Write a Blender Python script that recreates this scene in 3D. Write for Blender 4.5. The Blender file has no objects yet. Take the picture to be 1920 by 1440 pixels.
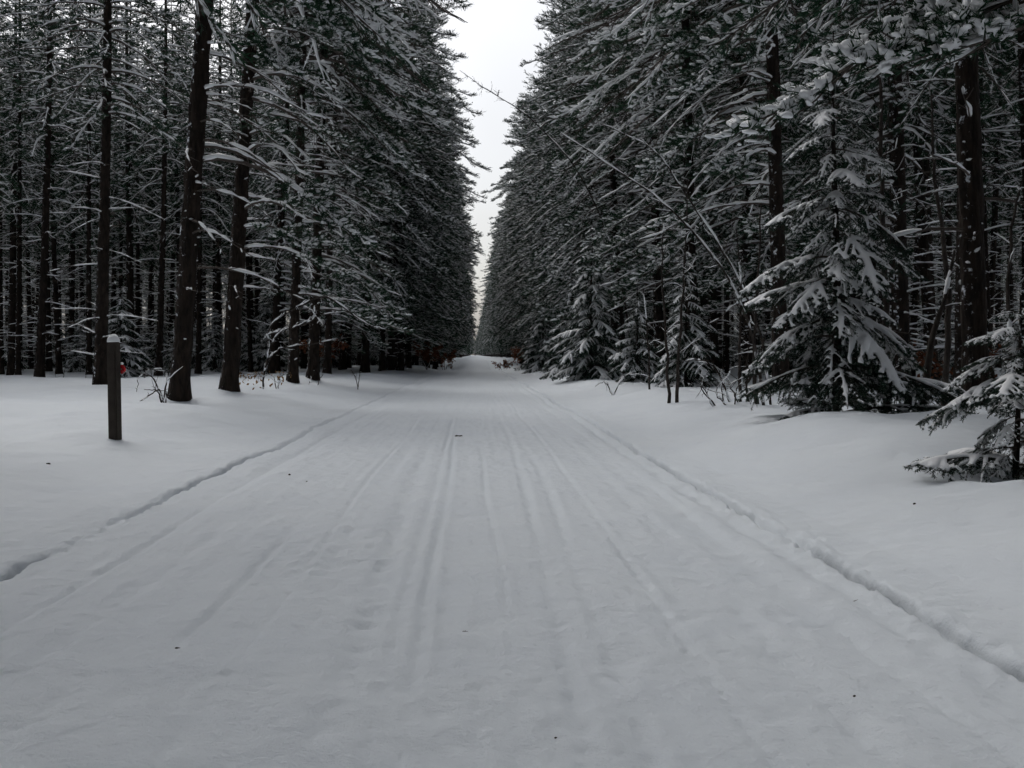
import bpy, math, random
import numpy as np
from mathutils import Vector, Matrix

# ------------------------------------------------------------------ camera, sky, sun, exposure
scn = bpy.context.scene
C = scn.collection
FPX = 1870.0                      # focal length in pixels of the 1920 wide photograph
VPX, VPY = 888.0, 665.0           # where the road vanishes
CAMZ = 1.0
cam_d = bpy.data.cameras.new('camera')
cam_d.sensor_width = 36.0
cam_d.lens = FPX / 1920.0 * 36.0
cam_d.shift_x = (960.0 - VPX) / 1920.0
cam_d.shift_y = (VPY - 720.0) / 1920.0
cam_d.clip_start = 0.05
cam_d.clip_end = 6000.0
cam = bpy.data.objects.new('camera', cam_d)
C.objects.link(cam)
cam.location = (0, 0, CAMZ)
cam.rotation_euler = (math.radians(90), 0, 0)
scn.camera = cam

SUN_EL, SUN_AZ = math.radians(52), math.radians(333)    # azimuth clockwise from +Y (up the road)
world = bpy.data.worlds.new('World')
scn.world = world
world.use_nodes = True
wn, wl = world.node_tree.nodes, world.node_tree.links
wn.clear()
w_out = wn.new('ShaderNodeOutputWorld')
w_bg = wn.new('ShaderNodeBackground')
w_sky = wn.new('ShaderNodeTexSky')
w_sky.sky_type = 'NISHITA'
w_sky.sun_disc = False
w_sky.sun_elevation = SUN_EL
w_sky.sun_rotation = SUN_AZ
w_sky.air_density = 1.0
w_sky.dust_density = 4.0
w_sky.ozone_density = 1.0
w_hsv = wn.new('ShaderNodeHueSaturation')
w_hsv.inputs['Saturation'].default_value = 0.30          # a closed cloud cover has hardly any blue
w_hsv.inputs['Value'].default_value = 1.0
w_cl = wn.new('ShaderNodeTexNoise')
w_cl.inputs['Scale'].default_value = 2.2
w_cl.inputs['Detail'].default_value = 5.0
w_rng = wn.new('ShaderNodeMapRange')
w_rng.inputs['From Min'].default_value = 0.3
w_rng.inputs['From Max'].default_value = 0.7
w_rng.inputs['To Min'].default_value = 0.90
w_rng.inputs['To Max'].default_value = 1.08
w_tc = wn.new('ShaderNodeTexCoord')
w_mul = wn.new('ShaderNodeMix')
w_mul.data_type = 'RGBA'
w_mul.blend_type = 'MULTIPLY'
w_mul.inputs['Factor'].default_value = 1.0
wl.new(w_tc.outputs['Generated'], w_cl.inputs['Vector'])
wl.new(w_cl.outputs['Fac'], w_rng.inputs['Value'])
wl.new(w_sky.outputs['Color'], w_hsv.inputs['Color'])
wl.new(w_hsv.outputs['Color'], w_mul.inputs['A'])
wl.new(w_rng.outputs['Result'], w_mul.inputs['B'])
wl.new(w_mul.outputs['Result'], w_bg.inputs['Color'])
w_bg.inputs['Strength'].default_value = 0.13
wl.new(w_bg.outputs['Background'], w_out.inputs['Surface'])

world.cycles.sampling_method = 'NONE'      # an even cloud cover needs no aimed samples
sun_d = bpy.data.lights.new('sun', 'SUN')
sun_d.energy = 1.25
sun_d.angle = math.radians(50)
sun_d.color = (1.0, 0.985, 0.96)
sun = bpy.data.objects.new('sun', sun_d)
C.objects.link(sun)
sdir = Vector((math.sin(SUN_AZ) * math.cos(SUN_EL), math.cos(SUN_AZ) * math.cos(SUN_EL), math.sin(SUN_EL)))
sun.rotation_euler = (-sdir).to_track_quat('-Z', 'Y').to_euler()
sun.location = (0, 0, 60)

scn.view_settings.view_transform = 'Standard'
scn.view_settings.look = 'None'
scn.view_settings.gamma = 1.0
scn.view_settings.use_curve_mapping = False
scn.view_settings.exposure = 0.17
scn.render.engine = 'CYCLES'
cy = scn.cycles
cy.max_bounces = 3
cy.diffuse_bounces = 1
cy.glossy_bounces = 1
cy.transmission_bounces = 2
cy.transparent_max_bounces = 8
cy.volume_bounces = 0
cy.use_denoising = True
cy.use_adaptive_sampling = True
cy.adaptive_threshold = 0.05
cy.adaptive_min_samples = 12
cy.caustics_reflective = False
cy.caustics_refractive = False

# ------------------------------------------------------------------ helpers
def unproj(px, py, D):
    """a point of the place seen at photograph pixel (px, py), D metres up the road"""
    return np.array([(px - VPX) / FPX * D, D, CAMZ + (VPY - py) / FPX * D])

class MB:
    """collects vertices and faces for one mesh object"""
    def __init__(self):
        self.v, self.f3, self.f4, self.n = [], [], [], 0
    def add(self, v, f):
        v = np.asarray(v, float).reshape(-1, 3)
        f = np.asarray(f, np.int64)
        if len(v) == 0 or len(f) == 0:
            return
        (self.f3 if f.shape[1] == 3 else self.f4).append(f + self.n)
        self.v.append(v)
        self.n += len(v)
    def merge(self, other, M=None):
        if other.n == 0:
            return
        v = np.concatenate(other.v)
        if M is not None:
            v = v @ M[:3, :3].T + M[:3, 3]
        for f in other.f3: self.f3.append(f + self.n)
        for f in other.f4: self.f4.append(f + self.n)
        self.v.append(v)
        self.n += len(v)
    def mesh(self, name, mat, smooth=True):
        me = bpy.data.meshes.new(name)
        if self.n == 0:
            return me
        v = np.concatenate(self.v)
        f3 = np.concatenate(self.f3) if self.f3 else np.zeros((0, 3), np.int64)
        f4 = np.concatenate(self.f4) if self.f4 else np.zeros((0, 4), np.int64)
        me.vertices.add(len(v))
        me.vertices.foreach_set('co', v.astype(np.float32).ravel())
        nl = f3.size + f4.size
        me.loops.add(nl)
        me.loops.foreach_set('vertex_index', np.concatenate([f3.ravel(), f4.ravel()]).astype(np.int32))
        npoly = len(f3) + len(f4)
        me.polygons.add(npoly)
        tot = np.concatenate([np.full(len(f3), 3), np.full(len(f4), 4)])
        start = np.concatenate([[0], np.cumsum(tot)[:-1]])
        me.polygons.foreach_set('loop_start', start.astype(np.int32))
        me.polygons.foreach_set('loop_total', tot.astype(np.int32))
        me.polygons.foreach_set('use_smooth', np.full(npoly, smooth))
        me.materials.append(mat)
        me.update(calc_edges=True)
        return me

def norm(a):
    return a / np.maximum(np.linalg.norm(a, axis=-1, keepdims=True), 1e-9)

def tube(mb, pts, rad, k=5, squash=1.0, lift=0.0, cap=True, jit=0.0, rng=None):
    """a tapered tube along pts; squash scales its height, lift raises it (snow lying on a branch)"""
    pts = np.asarray(pts, float)
    n = len(pts)
    rad = np.broadcast_to(np.asarray(rad, float), (n,))
    t = norm(np.gradient(pts, axis=0))
    up = np.array([0, 0, 1.0])
    if abs(t[:, 2]).mean() > 0.85:
        up = np.array([0, 1.0, 0])
    s = norm(np.cross(t, up))
    u = np.cross(s, t)
    a = np.arange(k) * 2 * math.pi / k + 0.3
    ring = (np.cos(a)[None, :, None] * s[:, None, :] + squash * np.sin(a)[None, :, None] * u[:, None, :])
    r = rad[:, None, None]
    if jit and rng is not None:
        r = r * (1 + jit * rng.uniform(-1, 1, (n, k, 1)))
    v = pts[:, None, :] + ring * r
    if not np.isscalar(lift) or lift:
        v = v + (np.broadcast_to(lift, (n,))[:, None, None] * np.array([0, 0, 1.0]))
    i = np.arange(n - 1)[:, None] * k
    j = np.arange(k)[None, :]
    j2 = (j + 1) % k
    f = np.stack([i + j, i + j2, i + k + j2, i + k + j], -1).reshape(-1, 4)
    v = v.reshape(-1, 3)
    mb.add(v, f)
    if cap:
        base = (n - 1) * k
        mb.add(v[base:base + k], [[0, q, q + 1] for q in range(1, k - 1)])

def ico(level):
    import bmesh
    bm = bmesh.new()
    bmesh.ops.create_icosphere(bm, subdivisions=level, radius=1.0)
    v = np.array([q.co[:] for q in bm.verts])
    f = np.array([[w.index for w in q.verts] for q in bm.faces])
    bm.free()
    return v, f
ICO0 = ico(1)     # 12 vertices, 20 faces
ICO1 = ico(2)

def blobs(mb, P, D, L, W, H, rng, tmpl=ICO0, jit=0.28):
    """lumps of snow at P, long axis along the direction D, half sizes L, W, H"""
    P, D = np.asarray(P, float), np.asarray(D, float)
    m = len(P)
    if m == 0:
        return
    tv, tf = tmpl
    ax = norm(D)
    side = norm(np.cross(ax, np.array([0, 0, 1.0])) + 1e-6)
    up = np.cross(side, ax)
    nv = len(tv)
    j = 1 + jit * rng.uniform(-1, 1, (m, nv))
    L, W, H = [np.broadcast_to(np.asarray(q, float), (m,))[:, None] for q in (L, W, H)]
    z = np.where(tv[None, :, 2] < 0, tv[None, :, 2] * 0.45, tv[None, :, 2])
    v = (P[:, None, :] + (tv[None, :, 0] * j * L)[..., None] * ax[:, None, :]
         + (tv[None, :, 1] * j * W)[..., None] * side[:, None, :] + (z * j * H)[..., None] * up[:, None, :])
    f = tf[None] + (np.arange(m) * nv)[:, None, None]
    mb.add(v.reshape(-1, 3), f.reshape(-1, 3))

def needles(mb, P, D, slen, nn, nlen, nw, rng, spread=(25, 60)):
    """shoots at P pointing along D, each carrying nn needle blades"""
    P, D = np.asarray(P, float), norm(np.asarray(D, float))
    m = len(P)
    if m == 0:
        return
    slen = np.broadcast_to(np.asarray(slen, float), (m,))
    t = rng.uniform(0, 1, (m, nn))
    a = rng.uniform(0, 2 * math.pi, (m, nn))
    sp = np.radians(rng.uniform(spread[0], spread[1], (m, nn))) * (1.15 - 0.5 * t)
    s = norm(np.cross(D, rng.normal(size=(m, 3))))
    u = np.cross(D, s)
    rad = np.cos(a)[..., None] * s[:, None] + np.sin(a)[..., None] * u[:, None]
    d = np.cos(sp)[..., None] * D[:, None] + np.sin(sp)[..., None] * rad
    root = P[:, None] + (t * slen[:, None])[..., None] * D[:, None]
    ln = nlen * rng.uniform(0.7, 1.15, (m, nn, 1))
    w = norm(np.cross(d, rng.normal(size=(m, nn, 3)))) * (nw * 0.5)
    v = np.stack([root - w, root + w, root + d * ln], 2).reshape(-1, 3)
    mb.add(v, np.arange(len(v)).reshape(-1, 3))

def hash2(ix, iy, seed):
    h = (ix.astype(np.int64) * 374761393 + iy.astype(np.int64) * 668265263 + seed * 1442695041) & 0x7fffffff
    h = ((h ^ (h >> 13)) * 1274126177) & 0x7fffffff
    return ((h ^ (h >> 16)) & 0xffff) / 65535.0

def vnoise(x, y, seed=0):
    """smooth value noise, -1..1"""
    x, y = np.asarray(x, float), np.asarray(y, float)
    ix, iy = np.floor(x), np.floor(y)
    fx, fy = x - ix, y - iy
    fx = fx * fx * fx * (fx * (fx * 6 - 15) + 10)
    fy = fy * fy * fy * (fy * (fy * 6 - 15) + 10)
    a, b = hash2(ix, iy, seed), hash2(ix + 1, iy, seed)
    c, d = hash2(ix, iy + 1, seed), hash2(ix + 1, iy + 1, seed)
    return (a + (b - a) * fx + (c - a) * fy + (a - b - c + d) * fx * fy) * 2 - 1

def sstep(a, b, x):
    t = np.clip((x - a) / (b - a), 0, 1)
    return t * t * (3 - 2 * t)

# ------------------------------------------------------------------ materials
def mat(name, col, rough=0.7, spec=0.3, var=None, scale=20.0, bump=0.0, bscale=60.0, rnd=0.0, detail=4.0):
    m = bpy.data.materials.new(name)
    m.use_nodes = True
    nt = m.node_tree
    b = nt.nodes['Principled BSDF']
    b.inputs['Roughness'].default_value = rough
    b.inputs['Specular IOR Level'].default_value = spec
    b.inputs['Base Color'].default_value = (*col, 1)
    tc = nt.nodes.new('ShaderNodeTexCoord')
    last = None
    if var is not None:
        no = nt.nodes.new('ShaderNodeTexNoise')
        no.inputs['Scale'].default_value = scale
        no.inputs['Detail'].default_value = detail
        nt.links.new(tc.outputs['Object'], no.inputs['Vector'])
        rmp = nt.nodes.new('ShaderNodeValToRGB')
        rmp.color_ramp.elements[0].position = 0.32
        rmp.color_ramp.elements[1].position = 0.68
        rmp.color_ramp.elements[0].color = (*col, 1)
        rmp.color_ramp.elements[1].color = (*var, 1)
        nt.links.new(no.outputs['Fac'], rmp.inputs['Fac'])
        last = rmp.outputs['Color']
    if rnd:
        oi = nt.nodes.new('ShaderNodeObjectInfo')
        mr = nt.nodes.new('ShaderNodeMapRange')
        mr.inputs['To Min'].default_value = 1 - rnd
        mr.inputs['To Max'].default_value = 1 + rnd
        nt.links.new(oi.outputs['Random'], mr.inputs['Value'])
        mx = nt.nodes.new('ShaderNodeMix')
        mx.data_type = 'RGBA'
        mx.blend_type = 'MULTIPLY'
        mx.inputs['Factor'].default_value = 1
        if last is None:
            mx.inputs['A'].default_value = (*col, 1)
        else:
            nt.links.new(last, mx.inputs['A'])
        nt.links.new(mr.outputs['Result'], mx.inputs['B'])
        last = mx.outputs['Result']
    if last is not None:
        nt.links.new(last, b.inputs['Base Color'])
    if bump:
        nb = nt.nodes.new('ShaderNodeTexNoise')
        nb.inputs['Scale'].default_value = bscale
        nb.inputs['Detail'].default_value = 5
        nt.links.new(tc.outputs['Object'], nb.inputs['Vector'])
        bn = nt.nodes.new('ShaderNodeBump')
        bn.inputs['Strength'].default_value = bump
        bn.inputs['Distance'].default_value = 0.02
        nt.links.new(nb.outputs['Fac'], bn.inputs['Height'])
        nt.links.new(bn.outputs['Normal'], b.inputs['Normal'])
    return m

M_SNOW = mat('snow_on_branches', (0.90, 0.91, 0.925), 0.75, 0.2)
M_NEED = mat('pine_needles', (0.010, 0.034, 0.018), 0.6, 0.2, var=(0.024, 0.062, 0.030), scale=0.9, rnd=0.2)
M_SPRN = mat('spruce_needles', (0.011, 0.030, 0.020), 0.6, 0.2, var=(0.025, 0.052, 0.033), scale=3.0, rnd=0.15)
M_WOOD = mat('branch_bark', (0.060, 0.048, 0.040), 0.85, 0.15, var=(0.10, 0.085, 0.075), scale=8.0, bump=0.3)
M_TWIG = mat('twig_bark', (0.026, 0.021, 0.018), 0.85, 0.15, var=(0.06, 0.05, 0.043), scale=9.0, bump=0.5, bscale=30)
M_LEAF = mat('withered_leaves', (0.16, 0.056, 0.028), 0.7, 0.2, var=(0.26, 0.10, 0.05), scale=9.0)
M_LEAFY = mat('withered_pale_leaves', (0.22, 0.12, 0.05), 0.7, 0.2, var=(0.30, 0.18, 0.07), scale=9.0)
M_POST = mat('weathered_post_wood', (0.034, 0.027, 0.022), 0.8, 0.2, var=(0.060, 0.049, 0.041), scale=7.0, bump=0.4, bscale=45)
M_RED = mat('red_reflector_plastic', (0.55, 0.012, 0.015), 0.25, 0.5)
M_STEEL = mat('dull_steel', (0.3, 0.3, 0.3), 0.5, 0.5)

def bark_material():
    m = bpy.data.materials.new('pine_bark')
    m.use_nodes = True
    nt = m.node_tree
    b = nt.nodes['Principled BSDF']
    b.inputs['Roughness'].default_value = 0.9
    b.inputs['Specular IOR Level'].default_value = 0.15
    tc = nt.nodes.new('ShaderNodeTexCoord')
    mp = nt.nodes.new('ShaderNodeMapping')
    mp.inputs['Scale'].default_value = (1, 1, 0.28)
    nt.links.new(tc.outputs['Object'], mp.inputs['Vector'])
    vo = nt.nodes.new('ShaderNodeTexVoronoi')
    vo.inputs['Scale'].default_value = 22.0
    vo.feature = 'DISTANCE_TO_EDGE'
    nt.links.new(mp.outputs['Vector'], vo.inputs['Vector'])
    no = nt.nodes.new('ShaderNodeTexNoise')
    no.inputs['Scale'].default_value = 14.0
    no.inputs['Detail'].default_value = 6
    nt.links.new(mp.outputs['Vector'], no.inputs['Vector'])
    rmp = nt.nodes.new('ShaderNodeValToRGB')
    rmp.color_ramp.elements[0].position = 0.3
    rmp.color_ramp.elements[1].position = 0.75
    rmp.color_ramp.elements[0].color = (0.010, 0.008, 0.007, 1)
    rmp.color_ramp.elements[1].color = (0.040, 0.029, 0.022, 1)
    nt.links.new(no.outputs['Fac'], rmp.inputs['Fac'])
    # flecks of wind-blown snow stuck in the bark
    ns = nt.nodes.new('ShaderNodeTexNoise')
    ns.inputs['Scale'].default_value = 6.5
    ns.inputs['Detail'].default_value = 5
    ns.inputs['Roughness'].default_value = 0.62
    nt.links.new(tc.outputs['Object'], ns.inputs['Vector'])
    st = nt.nodes.new('ShaderNodeMapRange')
    st.inputs['From Min'].default_value = 0.715
    st.inputs['From Max'].default_value = 0.745
    nt.links.new(ns.outputs['Fac'], st.inputs['Value'])
    ge = nt.nodes.new('ShaderNodeNewGeometry')
    dt = nt.nodes.new('ShaderNodeVectorMath')
    dt.operation = 'DOT_PRODUCT'
    dt.inputs[1].default_value = (-0.80, -0.60, 0.0)          # the side the wind blew from
    nt.links.new(ge.outputs['Normal'], dt.inputs[0])
    nw = nt.nodes.new('ShaderNodeTexNoise')
    nw.inputs['Scale'].default_value = 9.0
    nw.inputs['Detail'].default_value = 6
    nw.inputs['Roughness'].default_value = 0.7
    nt.links.new(tc.outputs['Object'], nw.inputs['Vector'])
    sm = nt.nodes.new('ShaderNodeMath')
    sm.operation = 'MULTIPLY_ADD'
    sm.inputs[1].default_value = 0.30
    nt.links.new(dt.outputs['Value'], sm.inputs[0])
    nt.links.new(nw.outputs['Fac'], sm.inputs[2])
    s2 = nt.nodes.new('ShaderNodeMapRange')
    s2.inputs['From Min'].default_value = 0.86
    s2.inputs['From Max'].default_value = 0.93
    nt.links.new(sm.outputs['Value'], s2.inputs['Value'])
    mxm = nt.nodes.new('ShaderNodeMath')
    mxm.operation = 'MAXIMUM'
    nt.links.new(st.outputs['Result'], mxm.inputs[0])
    nt.links.new(s2.outputs['Result'], mxm.inputs[1])
    mx = nt.nodes.new('ShaderNodeMix')
    mx.data_type = 'RGBA'
    nt.links.new(mxm.outputs['Value'], mx.inputs['Factor'])
    nt.links.new(rmp.outputs['Color'], mx.inputs['A'])
    mx.inputs['B'].default_value = (0.8, 0.83, 0.88, 1)
    nt.links.new(mx.outputs['Result'], b.inputs['Base Color'])
    ad = nt.nodes.new('ShaderNodeMath')
    ad.operation = 'ADD'
    nt.links.new(vo.outputs['Distance'], ad.inputs[0])
    nt.links.new(no.outputs['Fac'], ad.inputs[1])
    bn = nt.nodes.new('ShaderNodeBump')
    bn.inputs['Strength'].default_value = 0.9
    bn.inputs['Distance'].default_value = 0.03
    nt.links.new(ad.outputs['Value'], bn.inputs['Height'])
    nt.links.new(bn.outputs['Normal'], b.inputs['Normal'])
    return m
M_BARK = bark_material()

def ground_snow(name, col, fine):
    m = bpy.data.materials.new(name)
    m.use_nodes = True
    nt = m.node_tree
    b = nt.nodes['Principled BSDF']
    b.inputs['Roughness'].default_value = 0.7
    b.inputs['Specular IOR Level'].default_value = 0.2
    tc = nt.nodes.new('ShaderNodeTexCoord')
    n0 = nt.nodes.new('ShaderNodeTexNoise')
    n0.inputs['Scale'].default_value = 1.3
    n0.inputs['Detail'].default_value = 6
    n0.inputs['Roughness'].default_value = 0.6
    nt.links.new(tc.outputs['Object'], n0.inputs['Vector'])
    rmp = nt.nodes.new('ShaderNodeValToRGB')
    rmp.color_ramp.elements[0].position = 0.3
    rmp.color_ramp.elements[1].position = 0.7
    rmp.color_ramp.elements[0].color = (col[0] * 0.95, col[1] * 0.955, col[2] * 0.97, 1)
    rmp.color_ramp.elements[1].color = (*col, 1)
    nt.links.new(n0.outputs['Fac'], rmp.inputs['Fac'])
    nt.links.new(rmp.outputs['Color'], b.inputs['Base Color'])
    n1 = nt.nodes.new('ShaderNodeTexNoise')
    n1.inputs['Scale'].default_value = 80
    n1.inputs['Detail'].default_value = 6
    n1.inputs['Roughness'].default_value = 0.65
    nt.links.new(tc.outputs['Object'], n1.inputs['Vector'])
    b1 = nt.nodes.new('ShaderNodeBump')
    b1.inputs['Strength'].default_value = fine
    b1.inputs['Distance'].default_value = 0.010
    nt.links.new(n1.outputs['Fac'], b1.inputs['Height'])
    n2 = nt.nodes.new('ShaderNodeTexNoise')
    n2.inputs['Scale'].default_value = 7
    n2.inputs['Detail'].default_value = 4
    nt.links.new(tc.outputs['Object'], n2.inputs['Vector'])
    b2 = nt.nodes.new('ShaderNodeBump')
    b2.inputs['Strength'].default_value = fine
    b2.inputs['Distance'].default_value = 0.035
    nt.links.new(n2.outputs['Fac'], b2.inputs['Height'])
    nt.links.new(b1.outputs['Normal'], b2.inputs['Normal'])
    nt.links.new(b2.outputs['Normal'], b.inputs['Normal'])
    return m
M_ROAD = ground_snow('packed_road_snow', (0.70, 0.745, 0.785), 0.65)
M_GROUND = ground_snow('loose_snow', (0.71, 0.755, 0.795), 0.45)

# ------------------------------------------------------------------ object bookkeeping
def link(name, data, parent=None):
    o = bpy.data.objects.new(name, data)
    C.objects.link(o)
    if parent is not None:
        o.parent = parent
    return o

def thing(name, label, cat, loc=(0, 0, 0), rz=0.0, group=None, data=None):
    o = link(name, data)
    o.location = loc
    o.rotation_euler = (0, 0, rz)
    o['label'] = label
    o['category'] = cat
    if group:
        o['group'] = group
    return o

# ------------------------------------------------------------------ the lie of the land
ROAD_L, ROAD_R = -2.14, 1.72
MOUNDS = []          # (x, y, radius, height) soft heaps and hollows in the snow

def ground_z(x, y):
    x, y = np.asarray(x, float), np.asarray(y, float)
    wob = 0.05 * vnoise(y * 0.35, 3.0, 5) + 0.022 * vnoise(y * 2.3, 7.0, 6) + 0.014 * vnoise(y * 7.0, 1.0, 7) + 0.009 * vnoise(y * 17.0, 1.0, 17)
    xl, xr = ROAD_L + wob, ROAD_R + 0.04 * vnoise(y * 0.3, 11.0, 8) + 0.02 * vnoise(y * 2.6, 5.0, 9) + 0.013 * vnoise(y * 8.0, 2.0, 10) + 0.009 * vnoise(y * 19.0, 2.0, 18)
    # banks beside the packed road
    bl = sstep(0.0, 2.0, xl - x)
    br = sstep(0.0, 2.1, x - xr)
    z = 0.24 * bl * (1 + 0.35 * vnoise(y * 0.3, 70.0, 71)) + 0.26 * br * (1 + 0.35 * vnoise(y * 0.33, 80.0, 72))
    z = z + 0.014 * sstep(0.0, 0.05, xl - x) + 0.018 * sstep(0.0, 0.05, x - xr)
    off = np.clip(np.maximum(xl - x, x - xr), 0, None)
    amp = sstep(0.0, 1.6, off)
    z = z + amp * (0.075 * vnoise(x * 0.55, y * 0.4, 21) + 0.03 * vnoise(x * 1.5, y * 1.3, 22) + 0.010 * vnoise(x * 4.2, y * 3.7, 23))
    z = z + sstep(0.9, 2.2, off) * (0.014 * vnoise(x * 4.6, y * 4.1, 25) - 0.022 * np.clip(vnoise(x * 7.5, y * 7.0, 26) - 0.45, 0, 1)) * (1 - sstep(20, 40, y))
    z = z + 0.14 * sstep(4, 16, off) * vnoise(x * 0.11, y * 0.11, 24)
    # grooves the plough and runners cut along both road edges
    fade = np.clip(0.55 + 0.95 * vnoise(y * 0.9, 40.0, 31), 0, 1.25) * (1 - 0.8 * sstep(6, 13, y))
    fadr = np.clip(0.8 + 0.7 * vnoise(y * 1.1, 44.0, 30), 0.1, 1.3) * (1 - 0.62 * sstep(7, 12, y))
    z = z - 0.052 * np.exp(-(np.abs(x - xl - 0.02) / 0.022) ** 3) * (0.12 + 0.95 * fade) * (1 + 0.45 * vnoise(y * 9, x * 9, 32))
    z = z - 0.072 * np.exp(-(np.abs(x - xr + 0.015) / 0.022) ** 3) * (0.15 + 0.85 * fadr) * (1 + 0.45 * vnoise(y * 10, x * 9, 33))
    z = z - 0.018 * np.exp(-((x - xr + 0.17) / 0.05) ** 2) * (1 + 0.6 * vnoise(y * 6, x * 9, 34))
    z = z - 0.020 * np.exp(-((x - xl - 0.36) / 0.10) ** 2) * (0.7 + 0.5 * vnoise(y * 0.7, 2, 35))
    z = z - 0.018 * np.exp(-((x - xr + 0.42) / 0.12) ** 2) * (0.7 + 0.5 * vnoise(y * 0.8, 6, 36))
    ed = np.exp(-((x - xl - 0.02) / 0.10) ** 2) + np.exp(-((x - xr + 0.015) / 0.11) ** 2)
    z = z + ed * (1 - 0.7 * sstep(6, 14, y)) * (0.010 * vnoise(x * 17, y * 11, 37) + 0.008 * vnoise(x * 39, y * 27, 38))
    z = z + 0.0030 * vnoise(x * 19, y * 0.55, 39) * sstep(0, 0.4, x - xl) * sstep(0, 0.4, xr - x)
    # runner and ski tracks on the road
    for cx, w, dep, seed, rough, drift in ((-1.00, 0.020, 0.017, 41, 0.4, 0.05), (-0.60, 0.055, 0.017, 42, 0.9, 0.10), (-0.42, 0.05, 0.010, 43, 0.9, 0.08),
                                           (-0.26, 0.022, 0.018, 44, 0.4, 0.06), (-0.17, 0.02, 0.013, 45, 0.4, 0.05), (0.30, 0.03, 0.011, 46, 0.7, -0.12),
                                           (0.44, 0.03, 0.007, 47, 0.7, -0.10), (1.05, 0.05, 0.008, 48, 0.8, 0.0), (-1.45, 0.05, 0.010, 49, 0.6, 0.0), (-0.78, 0.016, 0.008, 81, 0.6, 0.07),
                                           (0.12, 0.016, 0.006, 82, 0.7, 0.02), (0.72, 0.018, 0.007, 83, 0.7, -0.05), (1.34, 0.022, 0.008, 84, 0.6, 0.0), (-1.75, 0.024, 0.009, 85, 0.6, 0.02), (0.02, 0.013, 0.005, 86, 0.7, -0.04)):
        c = cx - drift * sstep(2, 9, y) + 0.03 * vnoise(y * 0.25, seed, seed)
        on = np.clip(0.75 + 0.75 * vnoise(y * 0.42, seed * 2.0, seed + 50), 0, 1.2)
        if seed == 41: on = 0.8 * sstep(2.9, 4.1, y) * (1 - sstep(4.6, 6.4, y))
        dep = dep * 1.3
        z = z - dep * on * np.exp(-(np.abs(x - c) / w) ** 3) * (1 + rough * vnoise(y * 13, x * 18, seed + 100)) * (1 - 0.75 * sstep(6, 18, y))
        z = z + 0.35 * dep * on * np.exp(-((x - c - 2.1 * w) / (w * 0.9)) ** 2) * (1 - 0.75 * sstep(6, 18, y))
    inr = 1 - amp
    z = z + inr * (0.006 * vnoise(x * 1.8, y * 0.9, 61) + 0.0035 * vnoise(x * 6, y * 4, 62))
    scuff = np.clip(vnoise(x * 1.5, y * 0.8, 63) - 0.25, 0, 1) * sstep(-1.1, -0.5, -np.abs(x + 0.3))
    z = z + inr * scuff * (0.016 * vnoise(x * 17, y * 13, 64) + 0.009 * vnoise(x * 36, y * 28, 65))
    z = z + inr * (0.0026 * vnoise(x * 28, y * 19, 66) + 0.004 * vnoise(x * 9, y * 5, 67))
    # the road dips and climbs again far up
    z = z - 0.55 * sstep(64, 84, y) + 0.75 * sstep(100, 135, y) - 0.2 * sstep(150, 300, y)
    for (mx, my, mr, mh) in MOUNDS:
        d2 = ((x - mx) ** 2 + (y - my) ** 2) / (mr * mr)
        z = z + mh * np.exp(-d2)
    return z

def gz(x, y):
    return float(ground_z(np.array([x]), np.array([y]))[0])

# ------------------------------------------------------------------ tree building
def branch_path(rng, L, rise, droop, n=7, wob=0.05):
    t = np.linspace(0, 1, n)
    x = L * t * (1 - 0.12 * droop * t)
    z = L * (rise * t - droop * t * t + 0.22 * droop * t ** 5)
    y = L * wob * np.cumsum(rng.normal(size=n)) * t * 0.45
    z = z + L * wob * 0.35 * np.cumsum(rng.normal(size=n)) * t
    return np.stack([x, y, z], -1)

def snow_run(mb, pts, rad, rng, h=0.022, keep=0.8, k=5, extra=0.008):
    """ridges of snow lying along a branch, with gaps where it fell off"""
    n = len(pts)
    m = max(n * 2 - 1, 4)
    s = np.linspace(0, n - 1, m)
    P = np.stack([np.interp(s, np.arange(n), pts[:, q]) for q in range(3)], -1)
    R = np.interp(s, np.arange(n), np.broadcast_to(rad, (n,)))
    i = 0
    while i < m - 1:
        ln = int(rng.integers(3, 9))
        j = min(i + ln, m)
        if rng.random() < keep and j - i >= 3:
            q = P[i:j]
            tt = np.linspace(0, 1, j - i)
            env = np.sqrt(np.clip(np.sin(np.pi * np.clip(tt * 0.9 + 0.05, 0, 1)), 0.02, 1))
            hh = h * rng.uniform(0.7, 1.3)
            rr = (R[i:j] + extra) * env
            tube(mb, q, np.maximum(rr, 0.004), k, squash=1.0, lift=R[i:j] * 0.55 + hh * 0.45 * env, jit=0.22, rng=rng)
        i = j - 1 if rng.random() < 0.7 else j + 1
        i = max(i, j - 1)

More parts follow.
